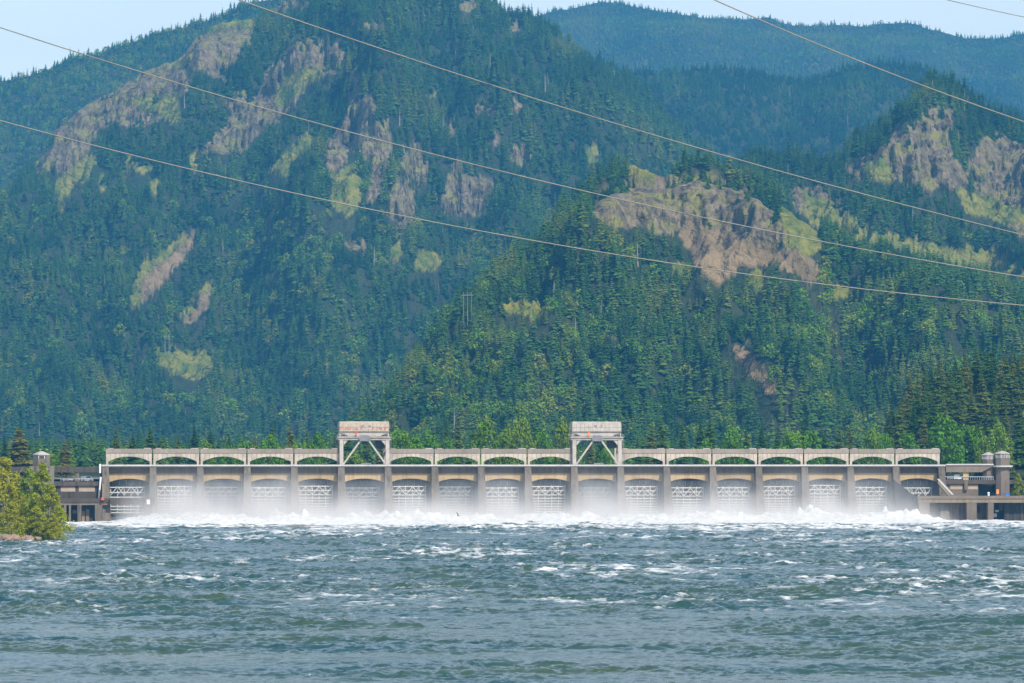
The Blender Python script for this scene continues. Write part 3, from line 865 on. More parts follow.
# lift gate with its white stiffening lattice
gate = MB().box(x0, x1, -1.0, -.4, -4, 16.5).build('gate', 'gate_skin', dam)


def lattice(rows, mat, full=True):
    m_ = MB()
    xs = [2.2 + 2.62 * k for k in range(6)]
    for x in xs: m_.box(x - .15, x + .15, -1.7, -1.02, 3, 14.2 if full else 13.4)
    for z_ in rows: m_.box(1.7, 15.4, -2.2, -1.72, z_ - .18, z_ + .18)
    for i in range(5):
        a, c = (10.4, 13.7) if i % 2 == 0 else (13.7, 10.4)
        m_.bar((xs[i], -2.4, a), (xs[i + 1], -2.4, c), .26, .3)
        if i in (1, 3): m_.bar((xs[i], -2.4, c), (xs[i + 1], -2.4, a), .18, .2)
    for x in [1.7 + 2.62 * k + 1.31 for k in range(5)]: m_.box(x - .03, x + .03, -1.5, -1.02, 14.2, 16.2)
    return m_


R_full = [13.7, 12.05, 10.4, 9.1, 8.0, 6.9, 5.9, 4.9, 3.9, 2.9]
R_end = [13.4, 11.4, 9.6, 6.0, 4.8, 3.6]
l0 = lattice(R_end, 'gate_paint', False).build('lattice', 'gate_paint', gate)
g2 = gate.copy(); COL.objects.link(g2); g2.parent = dam; g2.location = (PIT_, 0, 0)
l2 = lattice(R_full, 'gate_paint').build('lattice', 'gate_paint', g2)
l3me = l2.data.copy(); l3me.materials.clear(); l3me.materials.append(MATS['gate_paint_misted'])  # lattice copy for bays whose mist-dimmed look is painted in
for k in range(2, 18):
    g = gate.copy(); COL.objects.link(g); g.parent = dam; g.location = (k * PIT_, 0, random.uniform(-.7, .5))
    me_ = l0.data if k == 17 else (l3me if k in (2, 5, 7, 10) else l2.data)
    q = bpy.data.objects.new('lattice', me_); COL.objects.link(q); q.parent = g

# roadway deck
dk = MB(); dk.box(-1.6, LEN + 1.6, -7.0, 9, 21.25, 21.65)
deck = dk.build('deck', 'band_grey', dam)
MB().box(-1.6, LEN + 1.6, -7.25, -7.0, 21.6, 22.2).build('parapet', 'deck_white', deck)

# arched spans above the deck
sp_ = MB().strip([(x, 28.3) for x in cx], [(x, 26.65) for x in cx], -4.6, -2.4)
sp_ = MB().box(.15, PIT_ - .15, -4.6, -2.2, 26.65, 28.35)
span = sp_.build('upper_span', 'band_grey', dam)
pn_ = MB(); xa, xb = 1.15, PIT_ - 1.15
xs_ = [xa + (xb - xa) * i / 16 for i in range(17)]
pn_.strip([(x, 26.65) for x in xs_], arc(xa, xb, 23.4, 25.35), -4.4, -3.4)
pn_.box(.3, xa, -4.4, -3.4, 21.65, 26.65); pn_.box(xb, PIT_ - .3, -4.4, -3.4, 21.65, 26.65)
pn_.build('arch_panel', 'panel_concrete', span)
MB().box(1.2, 3.2, -4.3, -2.5, 28.35, 28.62).build('coping_block', 'pale_concrete', span)
MB().box(PIT_ - 3.4, PIT_ - .6, -4.3, -2.5, 28.35, 28.66).build('coping_block', 'pale_concrete', span)
for k in range(1, 18):
    if k not in CR: part_copy(span, k * PIT_, dam)

# ------------------------------------------------------------------ gantry cranes on the deck


def crane(k, label, housemat, text, rusty):
    t = dam_thing('gantry_crane', k * PIT_ + PIT_ / 2, 0, 22.35 - .7)
    meta(t, label, 'crane', 'gantry cranes on the dam')
    H = 10.1; w2 = 9.75
    for sx in (-1, 1):
        for yy in (-5.6, 3.6):
            lg = MB(); xx = sx * 9.0
            lg.box(xx - .72, xx + .72, yy - .6, yy + .6, 0, H)
            o_ = lg.build('leg', 'crane_paint', t)
            MB().prism([(xx - sx * .85, H), (xx - sx * 2.6, H), (xx - sx * .85, H - 2)], yy - .4, yy + .4).build('knee_brace', 'crane_paint', o_)
            MB().box(xx - 1.3, xx + 1.3, yy - .9, yy + .9, 0, .55).build('wheel_box', 'crane_grey', o_)
        MB().box(sx * 9.0 - .35, sx * 9.0 + .35, -5, 3, 5.2, 5.8).build('side_strut', 'crane_paint', t)
        MB().bar((sx * 9.75, -5.6, .2), (sx * 9.75, 3.6, H), .3, .4).build('side_strut', 'crane_grey', t)
    gb = MB(); gb.box(-10.3, 10.3, -6.3, -5.0, H, H + 1.5); gb.box(-10.3, 10.3, 3.2, 4.4, H, H + 1.5); gb.box(-10.3, -9, -5, 3.2, H + .1, H + 1.3); gb.box(9, 10.3, -5, 3.2, H + .1, H + 1.3)
    gb.box(-9, 9, -5, 3.2, H + .1, H + .5)
    g = gb.build('girder_frame', 'crane_paint', t, .06)
    gl = MB(); gl.box(-10.6, 10.6, -6.9, -6.3, H + 1.0, H + 1.15)
    for i in range(15): gl.box(-10.5 + i * 1.5 - .04, -10.5 + i * 1.5 + .04, -6.88, -6.8, H + 1.15, H + 2.15)
    gl.box(-10.6, 10.6, -6.9, -6.82, H + 2.1, H + 2.2)
    gl.build('walkway', 'crane_paint', g)
    # gusset with the two diagonal struts
    MB().prism([(-1.9, H - .4), (1.9, H - .4), (2.3, H + .7), (1.6, H + 1.9), (-1.6, H + 1.9), (-2.3, H + .7)], -7.3, -6.92).build('gusset', 'crane_grey', t)
    for sx in (-1, 1):
        MB().bar((sx * 8.5, -6.2, .4), (sx * 1.6, -6.6, H - .1), .62, .5).build('diagonal_strut', 'crane_paint', t)
    MB().box(-.9, .9, -5.5, -3, H - 1.3, H - .2).build('hoist_block', 'crane_dark', t)
    MB().box(4.6, 8.1, -3.6, -.6, H - 3.0, H + .05).build('operator_cab', 'crane_dark', t)
    # machinery house
    sk = MB().strip([(-9.6 + 19.2 * i / 16, H + 3.3) for i in range(17)],
                    [(-9.6 + 19.2 * i / 16, H + 1.55) for i in range(17)], -4.9, 3.2)
    sk.build('skirt', 'crane_paint', t)
    for sx in (-1, 1):
        MB().prism([(sx * 9.2, H + 1.6), (sx * 6.4, H + 1.6), (sx * 7.6, H + 2.4), (sx * 9.2, H + 2.7)], -4.96, -4.9).build('skirt_opening', 'crane_dark', t)
    hs = MB(); hs.box(-9.7, 9.7, -5.2, 3.5, H + 3.45, H + 6.4)
    hs.box(-9.5, 9.5, -5.0, 3.3, H + 3.3, H + 3.45)
    hs.prism([(-9.7, H + 6.4), (9.7, H + 6.4), (9.5, H + 7.3), (-9.5, H + 7.3)], -4.9, 3.2)
    h_ = hs.build('machinery_house', housemat, t, .05)
    seam = MB()
    for i_ in range(1, 12):
        xx = -9.7 + i_ * 19.4 / 12; seam.box(xx - .05, xx + .05, -5.23, -5.2, H + 3.5, H + 6.38)
    seam.box(-9.7, 9.7, -5.24, -5.2, H + 5.0, H + 5.08); seam.build('panel_seams', 'crane_grey', h_)
    ld = MB(); ld.box(9.85, 9.95, -6.35, -6.25, .6, H); ld.box(10.35, 10.45, -6.35, -6.25, .6, H)
    for i_ in range(20): ld.box(9.95, 10.35, -6.33, -6.27, .8 + i_ * .45, .88 + i_ * .45)
    ld.build('ladder', 'crane_grey', t)
    MB().box(-9.85, 9.85, -5.35, 3.65, H + 3.3, H + 3.48).build('drip_edge', 'crane_grey', h_)
    MB().box(-.75, .85, -5.24, -5.2, H + 3.6, H + 4.9).build('name_plate', 'pale_concrete', h_)
    for (tx, xx) in text:
        cu = bpy.data.curves.new('lettering', 'FONT'); cu.body = tx; cu.size = 1.15; cu.extrude = .02
        cu.materials.append(MATS['black_letter'])
        tq = bpy.data.objects.new('lt', cu); q = bpy.data.objects.new('lettering', bpy.data.meshes.new_from_object(tq)); bpy.data.objects.remove(tq); COL.objects.link(q); q.parent = h_; q.location = (xx, -5.25, H + 5.05); q.rotation_euler = (math.pi / 2, 0, 0)
    ob = MB(); ob.box(-3.75, -3.1, -6.7, -6.1, H + 1.5, H + 3.0); ob.frustum(-3.42, -6.4, H + 3.0, H + 3.4, .25, .12)
    ob.build('orange_cabinet', 'orange_paint' if not rusty else 'red_paint', t)
    MB().tube([(8.6, 0, H + 7), (8.6, 0, H + 8.3)], .08, 6).build('mast', 'crane_paint', t)
    if not rusty: MB().box(7.0, 7.6, -5.2, -4.6, 0, 7).build('ladder_post', 'crane_paint', t)
    MB().box(-1.2, 2.6, -6.0, -4.8, .7, 1.2).build('floor_crate', 'crane_grey', t)
    return t


crane(5, 'left gantry crane with rust-streaked machinery house and red cabinet', 'crane_rusty', [('07', -1.2), ('8', 1.9)], True)
crane(10, 'right gantry crane with clean cream machinery house and orange cabinet', 'crane_paint', [('78', -1.2), ('2', 1.6)], False)

# ------------------------------------------------------------------ left fishway building
lb = dam_thing('fishway_building')
meta(lb, 'dark concrete fishway building with open car deck at the left end of the dam', 'building')
sL = S_(-200, -6); s54 = S_(54, -6); s100 = S_(99.5, -6)
MB().box(sL, -2.0, -6.8, 6, Z_(70, 472.3, -6), Z_(70, 466.9, -6)).build('roadway_beam', 'dark_concrete', lb, .05)
rb = MB()
for q in (S_(77.5, -6), S_(31, -6), S_(8, -6)): rb.box(q - .7, q + .7, -6.4, -5.2, 14.3, Z_(70, 472.2, -6))
rb.build('column', 'pier_concrete', lb)
MB().box(sL, s100, -6.5, 10, Z_(70, 486, -6), Z_(70, 481.5, -6)).build('floor_slab', 'dark_concrete', lb, .05)
rl = MB()
for i in range(26):
    x = sL + (s100 - sL) * i / 25; rl.box(x - .05, x + .05, -6.4, -6.3, Z_(70, 481.5, -6), Z_(70, 478.6, -6))
rl.box(sL, s100, -6.42, -6.28, Z_(70, 478.9, -6), Z_(70, 478.5, -6)); rl.build('railing', 'silver_paint', lb)
zw0, zw1 = Z_(70, 491.6, -6), Z_(70, 486.6, -6)
wl = MB().box(sL, s100, -5.6, 10, Z_(70, 498.5, -6), Z_(70, 486, -6) - .004).build('wall', 'dark_concrete', lb)
for (a, c) in ((61, 75.5), (79, 95), (42, 56), (22, 29)):
    MB().box(S_(a, -6), S_(c, -6), -5.75, -5.6, zw0, zw1).build('window', 'beige_shutter', wl)
lg = MB().box(sL, 1.2, -13.4, -5.6, Z_(70, 502.5, -12), Z_(70, 498.4, -12)).build('ledge', 'dark_concrete', lb, .05)
MB().box(sL, 1.2, -13.0, -12.4, Z_(70, 505, -12), Z_(70, 502.5, -12) - .003).build('ledge_beam', 'grey_girder', lb)
for (a, c) in ((54, 60), (64, 66.5), (77.5, 81.5), (95, 102.5), (69, 71)):
    MB().box(S_(a, -12), S_(c, -12), -13.2, -8.5, -5, Z_(70, 505, -12) - .006).build('pillar', 'pier_concrete', lb)
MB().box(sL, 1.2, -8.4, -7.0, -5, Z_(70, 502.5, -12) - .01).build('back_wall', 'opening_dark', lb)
for (a, c, e, f_) in ((73, 77, 510, 513.5), (82, 85, 511, 523), (86, 89.5, 509, 522), (90, 93, 518, 522)):
    MB().box(S_(a, -9), S_(c, -9), -9.2, -8.45, Z_(a, f_, -9), Z_(a, e, -9)).build('wall_panel', 'ledge_concrete', lb)
# beam and pier in front of the first bay
fb = MB().box(1.3, 18.6, -15, -12, Z_(130, 504.6, -13), Z_(130, 498.2, -13)).build('crosswalk_beam', 'dark_concrete', lb, .05)
MB().box(S_(144.5, -14), S_(152, -14), -15.4, -11, -5, Z_(130, 498.2, -13) + .05).build('front_pier', 'dark_concrete', lb, .05)
MB().box(S_(146.8, -15), S_(150, -15), -15.9, -15.4, Z_(148, 504.3, -15), Z_(148, 499.6, -15)).build('lamp_box', 'white_paint', lb)
MB().tube([(S_(100.2, -8), -7.4, Z_(100, 473, -8)), (S_(100.2, -8), -7.4, Z_(100, 464, -8))], .42, 8).build('drain_pipe', 'white_paint', lb)
MB().tube([(S_(99.2, -8), -7.4, Z_(100, 499, -8)), (S_(101, -8), -7.4, Z_(100, 477, -8))], .4, 8).build('drain_pipe', 'white_paint', lb)
MB().box(S_(102, -8), S_(104.4, -8), -10.5, -9.9, Z_(100, 499, -8), Z_(100, 484, -8)).build('wall_ladder', 'ledge_concrete', lb)

# round life float hanging beside the ladder
t = dam_thing('life_float', S_(102.5, -14), -14, Z_(102.5, 498.8, -14))
meta(t, 'small red float hanging at the left end of the dam below the white pipe', 'float')
MB().frustum(0, 0, -.5, .5, .75, .55, 12).build('float_body', 'red_paint', t)
MB().tube([(0, 0, .5), (0, 0, 2)], .06, 5).build('rope', 'cable_metal', t)


def tower(px0, px1, dy, ytop, ycap, zbase, mat, label, nw, win_y, base=None, name='octagonal_tower', rov=1.1, faces=(-2, -1, 0, 1, 2)):
    s0, s1 = S_(px0, dy), S_(px1, dy); cx_ = (s0 + s1) / 2; r_ = (s1 - s0) / 2 / math.cos(math.pi / 8)
    t = dam_thing(name, cx_, dy, 0); meta(t, label, 'tower', 'octagonal towers at the ends of the dam')
    pm = (px0 + px1) / 2; zt = Z_(pm, ytop, dy); zc = Z_(pm, ycap, dy)
    MB().frustum(0, 0, zbase, zt, r_, r_, 8, .5).build('shaft', mat, t)
    rf = MB(); rf.frustum(0, 0, zt + .002, zt + .25, r_ * rov, r_ * rov, 8, .5); rf.frustum(0, 0, zt + .252, zc, r_ * rov * .98, .5, 8, .5)
    rf.build('roof', 'pale_concrete', t)
    zz0, zz1 = Z_(pm, win_y[1], dy), Z_(pm, win_y[0], dy)
    ap = r_ * math.cos(math.pi / 8)
    for f in faces:
        an = -math.pi / 2 + f * math.pi / 4
        d = Vector((math.cos(an), math.sin(an))); tn = Vector((-d.y, d.x)); hw = r_ * math.sin(math.pi / 8) * .82
        mbw = MB(); pcs = MB()
        def q(u, o_, z_): return (d.x * (ap + o_) + tn.x * u, d.y * (ap + o_) + tn.y * u, z_)
        mbw.hexa([q(-hw, .02, zz0), q(hw, .02, zz0), q(hw, .004, zz0), q(-hw, .004, zz0), q(-hw, .02, zz1), q(hw, .02, zz1), q(hw, .004, zz1), q(-hw, .004, zz1)])
        wobj = mbw.build('window', 'dark_glass', t)
        for i in range(nw + 1):
            u = -hw + 2 * hw * i / nw
            pcs.hexa([q(u - .13, .12, zz0), q(u + .13, .12, zz0), q(u + .13, .022, zz0), q(u - .13, .022, zz0), q(u - .13, .12, zz1), q(u + .13, .12, zz1), q(u + .13, .022, zz1), q(u - .13, .022, zz1)])
        pcs.build('frame', 'deck_white', wobj)
    if base:
        a, c, yb = base
        MB().box(S_(a, dy) - cx_, S_(c, dy) - cx_, -r_ - 1.2, r_ + 1, zbase, Z_(pm, yb, dy)).build('base_block', mat, t, .08)
    return t


tower(33, 50, -8, 455.0, 451.2, 0, 'pier_concrete', 'grey octagonal tower with pale cone roof behind the left bank trees', 1, (455.8, 458.6), (29, 54, 466), rov=1.02, faces=(0,))

# ------------------------------------------------------------------ right fishway building
rbld = dam_thing('fishway_building')
meta(rbld, 'brown concrete fishway building with open car deck at the right end of the dam', 'building')
sE = S_(1330, -6)
zt, zb = Z_(960, 465.2, -6), Z_(960, 472.2, -6)
MB().prism([(LEN + 1.8, zt), (LEN + 1.8, zb), (S_(981, -6), zb), (S_(990, -6), Z_(960, 467.5, -6)), (S_(993, -6), Z_(960, 466.6, -6)), (S_(993, -6), zt)], -6.6, 6).build('roadway_beam', 'brown_concrete', rbld)
MB().box(LEN + 1.8, S_(993, -6), -7.0, -6.6, zt, zt + .55).build('parapet', 'deck_white', rbld)
MB().box(LEN + 1.8, sE, -6.2, 10, Z_(960, 484, -6), Z_(960, 480, -6)).build('floor_slab', 'dark_concrete', rbld)
for (a, c) in ((963, 968.5),):
    MB().box(S_(a, -6), S_(c, -6), -5.9, -4.2, Z_(960, 480, -6) + .003, zb - .003).build('column', 'tan_concrete', rbld)
MB().box(S_(964, -6), S_(967.5, -6), -6.35, -5.6, Z_(960, 490, -6), Z_(960, 480.5, -6)).build('column', 'brown_concrete', rbld)
rl = MB(); a0, a1 = S_(945, -6), S_(993, -6)
for i in range(22):
    x = a0 + (a1 - a0) * i / 21; rl.box(x - .06, x + .06, -6.2, -6.1, Z_(960, 480, -6), Z_(960, 476.6, -6))
rl.box(a0, a1, -6.22, -6.08, Z_(960, 477, -6), Z_(960, 476.5, -6)); rl.build('railing', 'silver_paint', rbld)
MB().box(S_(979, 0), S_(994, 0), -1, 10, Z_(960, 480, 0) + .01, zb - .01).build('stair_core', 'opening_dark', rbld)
wl = MB().box(LEN + 1.8, S_(978, -5), -5.2, 10, 4, Z_(960, 484, -6) - .004).build('wall', 'brown_concrete', rbld)
for (a, c) in ((950.5, 962.6), (966.8, 978)):
    MB().box(S_(a, -6), S_(c, -6), -5.35, -5.2, Z_(960, 489.4, -6), Z_(960, 485, -6)).build('window', 'beige_shutter', wl)
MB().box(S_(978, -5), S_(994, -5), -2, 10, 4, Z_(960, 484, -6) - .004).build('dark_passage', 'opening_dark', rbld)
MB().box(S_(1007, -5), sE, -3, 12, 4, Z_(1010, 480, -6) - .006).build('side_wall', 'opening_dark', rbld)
# stair down from the last pier
st = MB()
for i in range(16):
    t0, t1 = i / 16, (i + 1) / 16
    xA, xB = S_(938 + 13 * t0, -15), S_(938 + 13 * t1, -15); z_ = Z_(938, 481 + 15.5 * t0, -8)
    st.box(xA, xB, -15, -13, z_ - 1.2, z_)
so_ = st.build('stair', 'ledge_concrete', rbld)
for yy in (-15.1, -12.9):
    MB().bar((S_(938.5, -15), yy, Z_(938, 479, -8)), (S_(953, -15), yy, Z_(938, 494.6, -8)), .35, .15).build('handrail', 'deck_white', so_)
# lower platform
zp0, zp1 = Z_(970, 502.8, -14), Z_(970, 496.4, -14)
plat = MB().box(S_(917, -14), sE, -15, -5.3, zp0, zp1).build('platform', 'ledge_concrete', rbld, .06)
MB().box(S_(916.5, -14), sE, -15.3, -15.0, zp1 - .9, zp1 + .25).build('kerb', 'brown_concrete', plat)
for (a, c, mm_) in ((918, 929, 'brown_concrete'), (966, 976, 'brown_concrete'), (987, 993, 'brown_concrete')):
    MB().box(S_(a, -14), S_(c, -14), -14.9, -9.5, -5, zp0 - .004).build('pillar', mm_, rbld, .08)
bw = MB().box(S_(929, -10), S_(987, -10), -9.4, -7, -5, zp0 - .008).build('back_wall', 'pier_concrete', rbld)
for (a, c, e, f_) in ((959, 960.8, 507.5, 516), (963, 965.5, 508, 517), (977.3, 980.3, 505.5, 512.8)):
    MB().box(S_(a, -10), S_(c, -10), -9.55, -9.4, Z_(a, f_, -10), Z_(a, e, -10)).build('window', 'opening_dark', bw)
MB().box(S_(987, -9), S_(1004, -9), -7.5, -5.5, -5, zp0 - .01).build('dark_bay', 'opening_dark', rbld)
for (a, c, e, f_) in ((995, 998.5, 510, 512), (993.6, 996.5, 513.5, 517)):
    MB().box(S_(a, -9), S_(c, -9), -9, -7.6, Z_(a, f_, -9), Z_(a, e, -9)).build('intake_box', 'silver_paint', rbld)
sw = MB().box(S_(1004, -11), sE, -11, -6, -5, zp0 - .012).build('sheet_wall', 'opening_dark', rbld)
for i in range(44):
    x = S_(1006 + 7.2 * i, -11); MB().box(x, x + .9, -11.25, -11, -5, zp0 - .03).build('fender', 'dark_concrete', sw)
# sloping training wall that runs down into the spray
MB().hexa([(S_(893, -12), -22, -4), (S_(915, -12), -22, -4), (S_(915, -12), -9, -4), (S_(893, -12), -9, -4),
           (S_(893, -12), -14, Z_(893, 480, -12)), (S_(912, -12), -20, Z_(912, 497, -12)), (S_(912, -12), -9, Z_(912, 497, -12)), (S_(893, -12), -9, Z_(893, 480, -12))]).build('training_wall', 'wet_concrete', rbld)

tower(982, 994, -3, 455.5, 452.2, 14, 'brown_concrete', 'shorter brown tower with white windows left of the tall right tower', 3, (456, 459.4))
tt = tower(995.3, 1008.8, -5.5, 454.0, 450.8, 4, 'brown_concrete', 'tall brown octagonal tower with white cone roof at the right end of the dam', 3, (454.6, 458))
s0 = (S_(995.3, -5.5) + S_(1008.8, -5.5)) / 2
MB().frustum(0, 0, Z_(1000, 467, -5), Z_(1000, 465.5, -5), 4.2, 4.2, 16).build('balcony', 'deck_white', tt)

# ------------------------------------------------------------------ small things around the dam


def car(s, dy, z, label, paint, van=False, rz=0):
    t = dam_thing('parked_van' if van else 'parked_car', s, dy, z); t.rotation_euler.z += rz
    meta(t, label, 'van' if van else 'car', 'vehicles parked on the open car decks')
    b_ = MB()
    if van: b_.prism([(-2.5, .35), (2.5, .35), (2.55, 1.0), (2.1, 1.25), (1.6, 2.1), (-2.4, 2.15), (-2.5, 1.9)], -.95, .95)
    else: b_.prism([(-2.2, .35), (2.2, .35), (2.25, .8), (1.2, .98), (.6, 1.48), (-1.1, 1.5), (-1.7, 1.0), (-2.25, .92)], -.88, .88)
    bo = b_.build('body', paint, t, .08)
    wz = (1.3, 1.95) if van else (1.0, 1.42)
    MB().prism([(-1.5 if not van else -.2, wz[0]), (1.05 if not van else 1.6, wz[0]), (.55 if not van else 1.35, wz[1]), (-1.05 if not van else -.2, wz[1])], -.97 if van else -.9, .97 if van else .9).build('window', 'dark_glass', bo)
    for x in (-1.4, 1.45):
        for y in (-.86, .86):
            MB().tube([(x, y - .1, .34), (x, y + .1, .34)], .34, 12).build('wheel', 'rubber', t)
    return t


zf_l = Z_(70, 481.5, -6) + .02; zf_r = Z_(960, 480, -6) + .02
car(S_(66, -3), -3.2, zf_l, 'white car behind the railing of the left car deck, beside the grey tower', 'white_paint')
car(S_(74, -3), -3.6, zf_l, 'silver car behind the railing of the left car deck, close to the column', 'silver_paint')
car(S_(87, -3), -3.2, zf_l, 'long white van on the left car deck, nearest the dam', 'white_paint', True)
car(S_(952, -3), -3.4, zf_r, 'white car on the right car deck just past the last pier', 'white_paint')
car(S_(959, -3), -3.8, zf_r, 'white van on the right car deck beside the pale column', 'white_paint', True)
t = dam_thing('life_jacket_post', S_(997.3, -12), -12, zp1 + .02)
meta(t, 'orange rescue post standing on the lower platform before the right tower', 'rescue post')
MB().box(-.5, .5, -.3, .3, .9, 2.7).build('box', 'orange_paint', t, .05); MB().box(-.12, .12, -.12, .12, 0, .9).build('post', 'crane_grey', t)
t = dam_thing('storage_bin', S_(1007, -10), -10, zp1 + .02)
meta(t, 'blue storage bin on the lower platform right of the tower', 'bin')
MB().box(-.9, .9, -.5, .5, 0, 1.1).build('tub', 'blue_paint', t, .06); MB().box(-.97, .97, -.57, .57, 1.1, 1.25).build('lid', 'blue_paint', t)
t = dam_thing('ventilation_post', S_(988.3, -12), -12, zp1 + .02)
meta(t, 'white ventilation post on the lower platform before the dark passage', 'post')
MB().frustum(0, 0, 0, 1.2, .45, .4, 10).build('pipe', 'white_paint', t); MB().frustum(0, 0, 1.2, 1.6, .62, .3, 10).build('cap', 'white_paint', t)

# ------------------------------------------------------------------ individual trees
fir_c = [conifer_mesh('crown', 26, 11, r_, 300 + i, 'fir_near', droop=d_, split=3) for i, (r_, d_) in enumerate(((.21, .4), (.25, .5), (.18, .45), (.23, .35)))]
fir_t = trunk_mesh('trunk', 1, .016, 'bark')
br_c = [broad_mesh('crown', 1500, .036, 400 + i, 'leaf_near', wide=w_, base=.06, lobes=13) for i, w_ in enumerate((.42, .5, .38))]
br_t = trunk_mesh('trunk', 1, .022, 'bark', 6, 3, .8)
bank_c = [broad_mesh('crown', 5200, .017, 500 + i, 'leaf_bank', wide=w_, base=.02, lobes=26, drop=.22, cone=True) for i, w_ in enumerate((.30, .26, .34))]
bank_t = trunk_mesh('trunk', 1, .014, 'pale_bark', 12, 4, .85)
olive_c = conifer_mesh('crown', 30, 13, .33, 350, 'fir_olive', droop=.4, split=3)


def tree(name, loc, h, wid, crown, trunk, label, cat, group, rz=0):
    t = empty(name, loc, rz); t.scale = (wid * h, wid * h, h)
    meta(t, label, cat, group)
    c = bpy.data.objects.new('crown', crown); COL.objects.link(c); c.parent = t
    q = bpy.data.objects.new('trunk', trunk); COL.objects.link(q); q.parent = t
    return t


ORD = ['first', 'second', 'third', 'fourth', 'fifth', 'sixth', 'seventh', 'eighth', 'ninth', 'tenth', 'eleventh', 'twelfth', 'thirteenth', 'fourteenth', 'fifteenth', 'sixteenth', 'seventeenth', 'eighteenth', 'nineteenth', 'twentieth', 'twenty-first', 'twenty-second', 'twenty-third', 'twenty-fourth']
used = {}


def bay_label(px, what):
    q = (px - 105) / 46.3
    if q < 0: base = '%s behind the left fishway building' % what
    elif q >= 18: base = '%s behind the right fishway building' % what
    else:
        k = int(q); fr = q - k
        sd_ = 'left side' if fr < .34 else ('middle' if fr < .67 else 'right side')
        base = '%s beyond the %s of the %s dam bay from the left' % (what, sd_, ORD[k])
    return base


def ok_label(lb_):
    if lb_ in used: return False
    used[lb_] = 1
    return True


# bright leafy trees behind the dam: px, top y, width px
BR = [(206, 441, 16), (228, 443, 14), (246, 441, 22), (271, 436, 22), (300, 441, 14), (318, 432, 20), (352, 452, 20), (400, 428, 24), (414, 434, 24), (430, 432, 18), (446, 438, 16), (486, 420, 24), (505, 430, 20),
      (521, 416, 20), (540, 428, 22), (563, 419, 18), (608, 448, 14), (706, 438, 18), (733, 427, 18), (792, 430, 22), (813, 430, 22), (872, 428, 20),
      (886, 432, 12), (907, 432, 22), (946, 416, 30), (968, 424, 26), (984, 436, 16), (999, 424, 20), (1018, 436, 18), (64, 452, 20), (50, 452, 16)]
for i, (px, ty, wpx) in enumerate(BR):
    Y = 2090 + (i * 37) % 80
    top = W(px, ty, Y).z; g = 16.5; h = top - g
    wid = wpx / F * Y / h / .62
    lb_ = bay_label(px, 'bright green leafy tree' if i % 2 else 'pale green leafy tree')
    if not ok_label(lb_): lb_ = 'second ' + lb_; ok_label(lb_)
    tree('leafy_tree', (W(px, ty, Y).x, Y, g), h, wid, br_c[i % 3], br_t, lb_, 'tree', 'leafy trees behind the dam', rz=i * 1.3)
# firs behind the dam
i = 0
for px in np.arange(-10, 880, 15.7):
    px = float(px + random.uniform(-4, 4)); Y = 2190 + random.uniform(0, 200)
    ty = random.uniform(420, 441) if px > 30 else 436
    if px > 640: ty -= 7
    lb_ = bay_label(px, 'dark green fir')
    if not ok_label(lb_):
        lb_ = bay_label(px, 'second dark green fir')
        if not ok_label(lb_): continue
    top = W(px, ty, Y).z; h = top - 17
    tree('fir_tree', (W(px, ty, Y).x, Y, 17), h, random.uniform(1.0, 1.25), fir_c[i % 4], fir_t, lb_, 'tree', 'firs behind the dam', rz=i * 2.1); i += 1
# the wooded knoll: six rows of firs
ROWN = ['front row', 'second row', 'third row', 'fourth row', 'fifth row', 'skyline row']
for r_ in range(6):
    Yb = 2150 + r_ * 52
    u0 = 884 + (5 - r_) * 3; step = 12.5
    n_ = 0; u = u0 + random.uniform(0, 6)
    while u < 1062:
        Y = Yb + random.uniform(-18, 18); X = (u - 512) / F * Y
        z_ = float(hill_z(np.array(X), np.array(Y)))
        h = random.uniform(15.5, 21.5) * (.8 if u < 900 else 1)
        lab = '%s fir in %s of right wooded hill, %s from left' % (('tall' if h > 18.5 else 'smaller'), ROWN[r_], ORD[n_]) if n_ < 20 else None
        tree('fir_tree', (X, Y, z_ - .3), h, random.uniform(1.05, 1.5), fir_c[(n_ + r_) % 4], fir_t, lab, 'tree', 'firs on the wooded hill right of the dam', rz=n_ * 1.7 + r_)
        n_ += 1; u += step * random.uniform(.75, 1.3)
# two conifers behind the left building
t = W(19, 427, 2080); tree('conifer', (t.x, t.y, 16), t.z - 16, 1.5, olive_c, fir_t, 'broad olive brown conifer behind the left bank trees, left of the grey tower', 'tree', 'olive conifers at the left')
t = W(65, 442, 2110); tree('conifer', (t.x, t.y, 16), t.z - 16, 1.25, olive_c, fir_t, 'narrow olive conifer rising just right of the grey tower', 'tree', 'olive conifers at the left', 1.9)
# bush right of the tall tower
for (px, ty, h_, lab) in ((1018, 473, 11, 'bright yellow-green bush beside the tall right tower'), (1030, 478, 10, 'bright yellow-green bush at the right end of the lower platform')):
    p = W(px, ty, 2003); tree('bush', (p.x, p.y, p.z - h_ * .95), h_, .95, bank_c[2], bank_t, lab, 'bush', 'bushes beside the right tower')

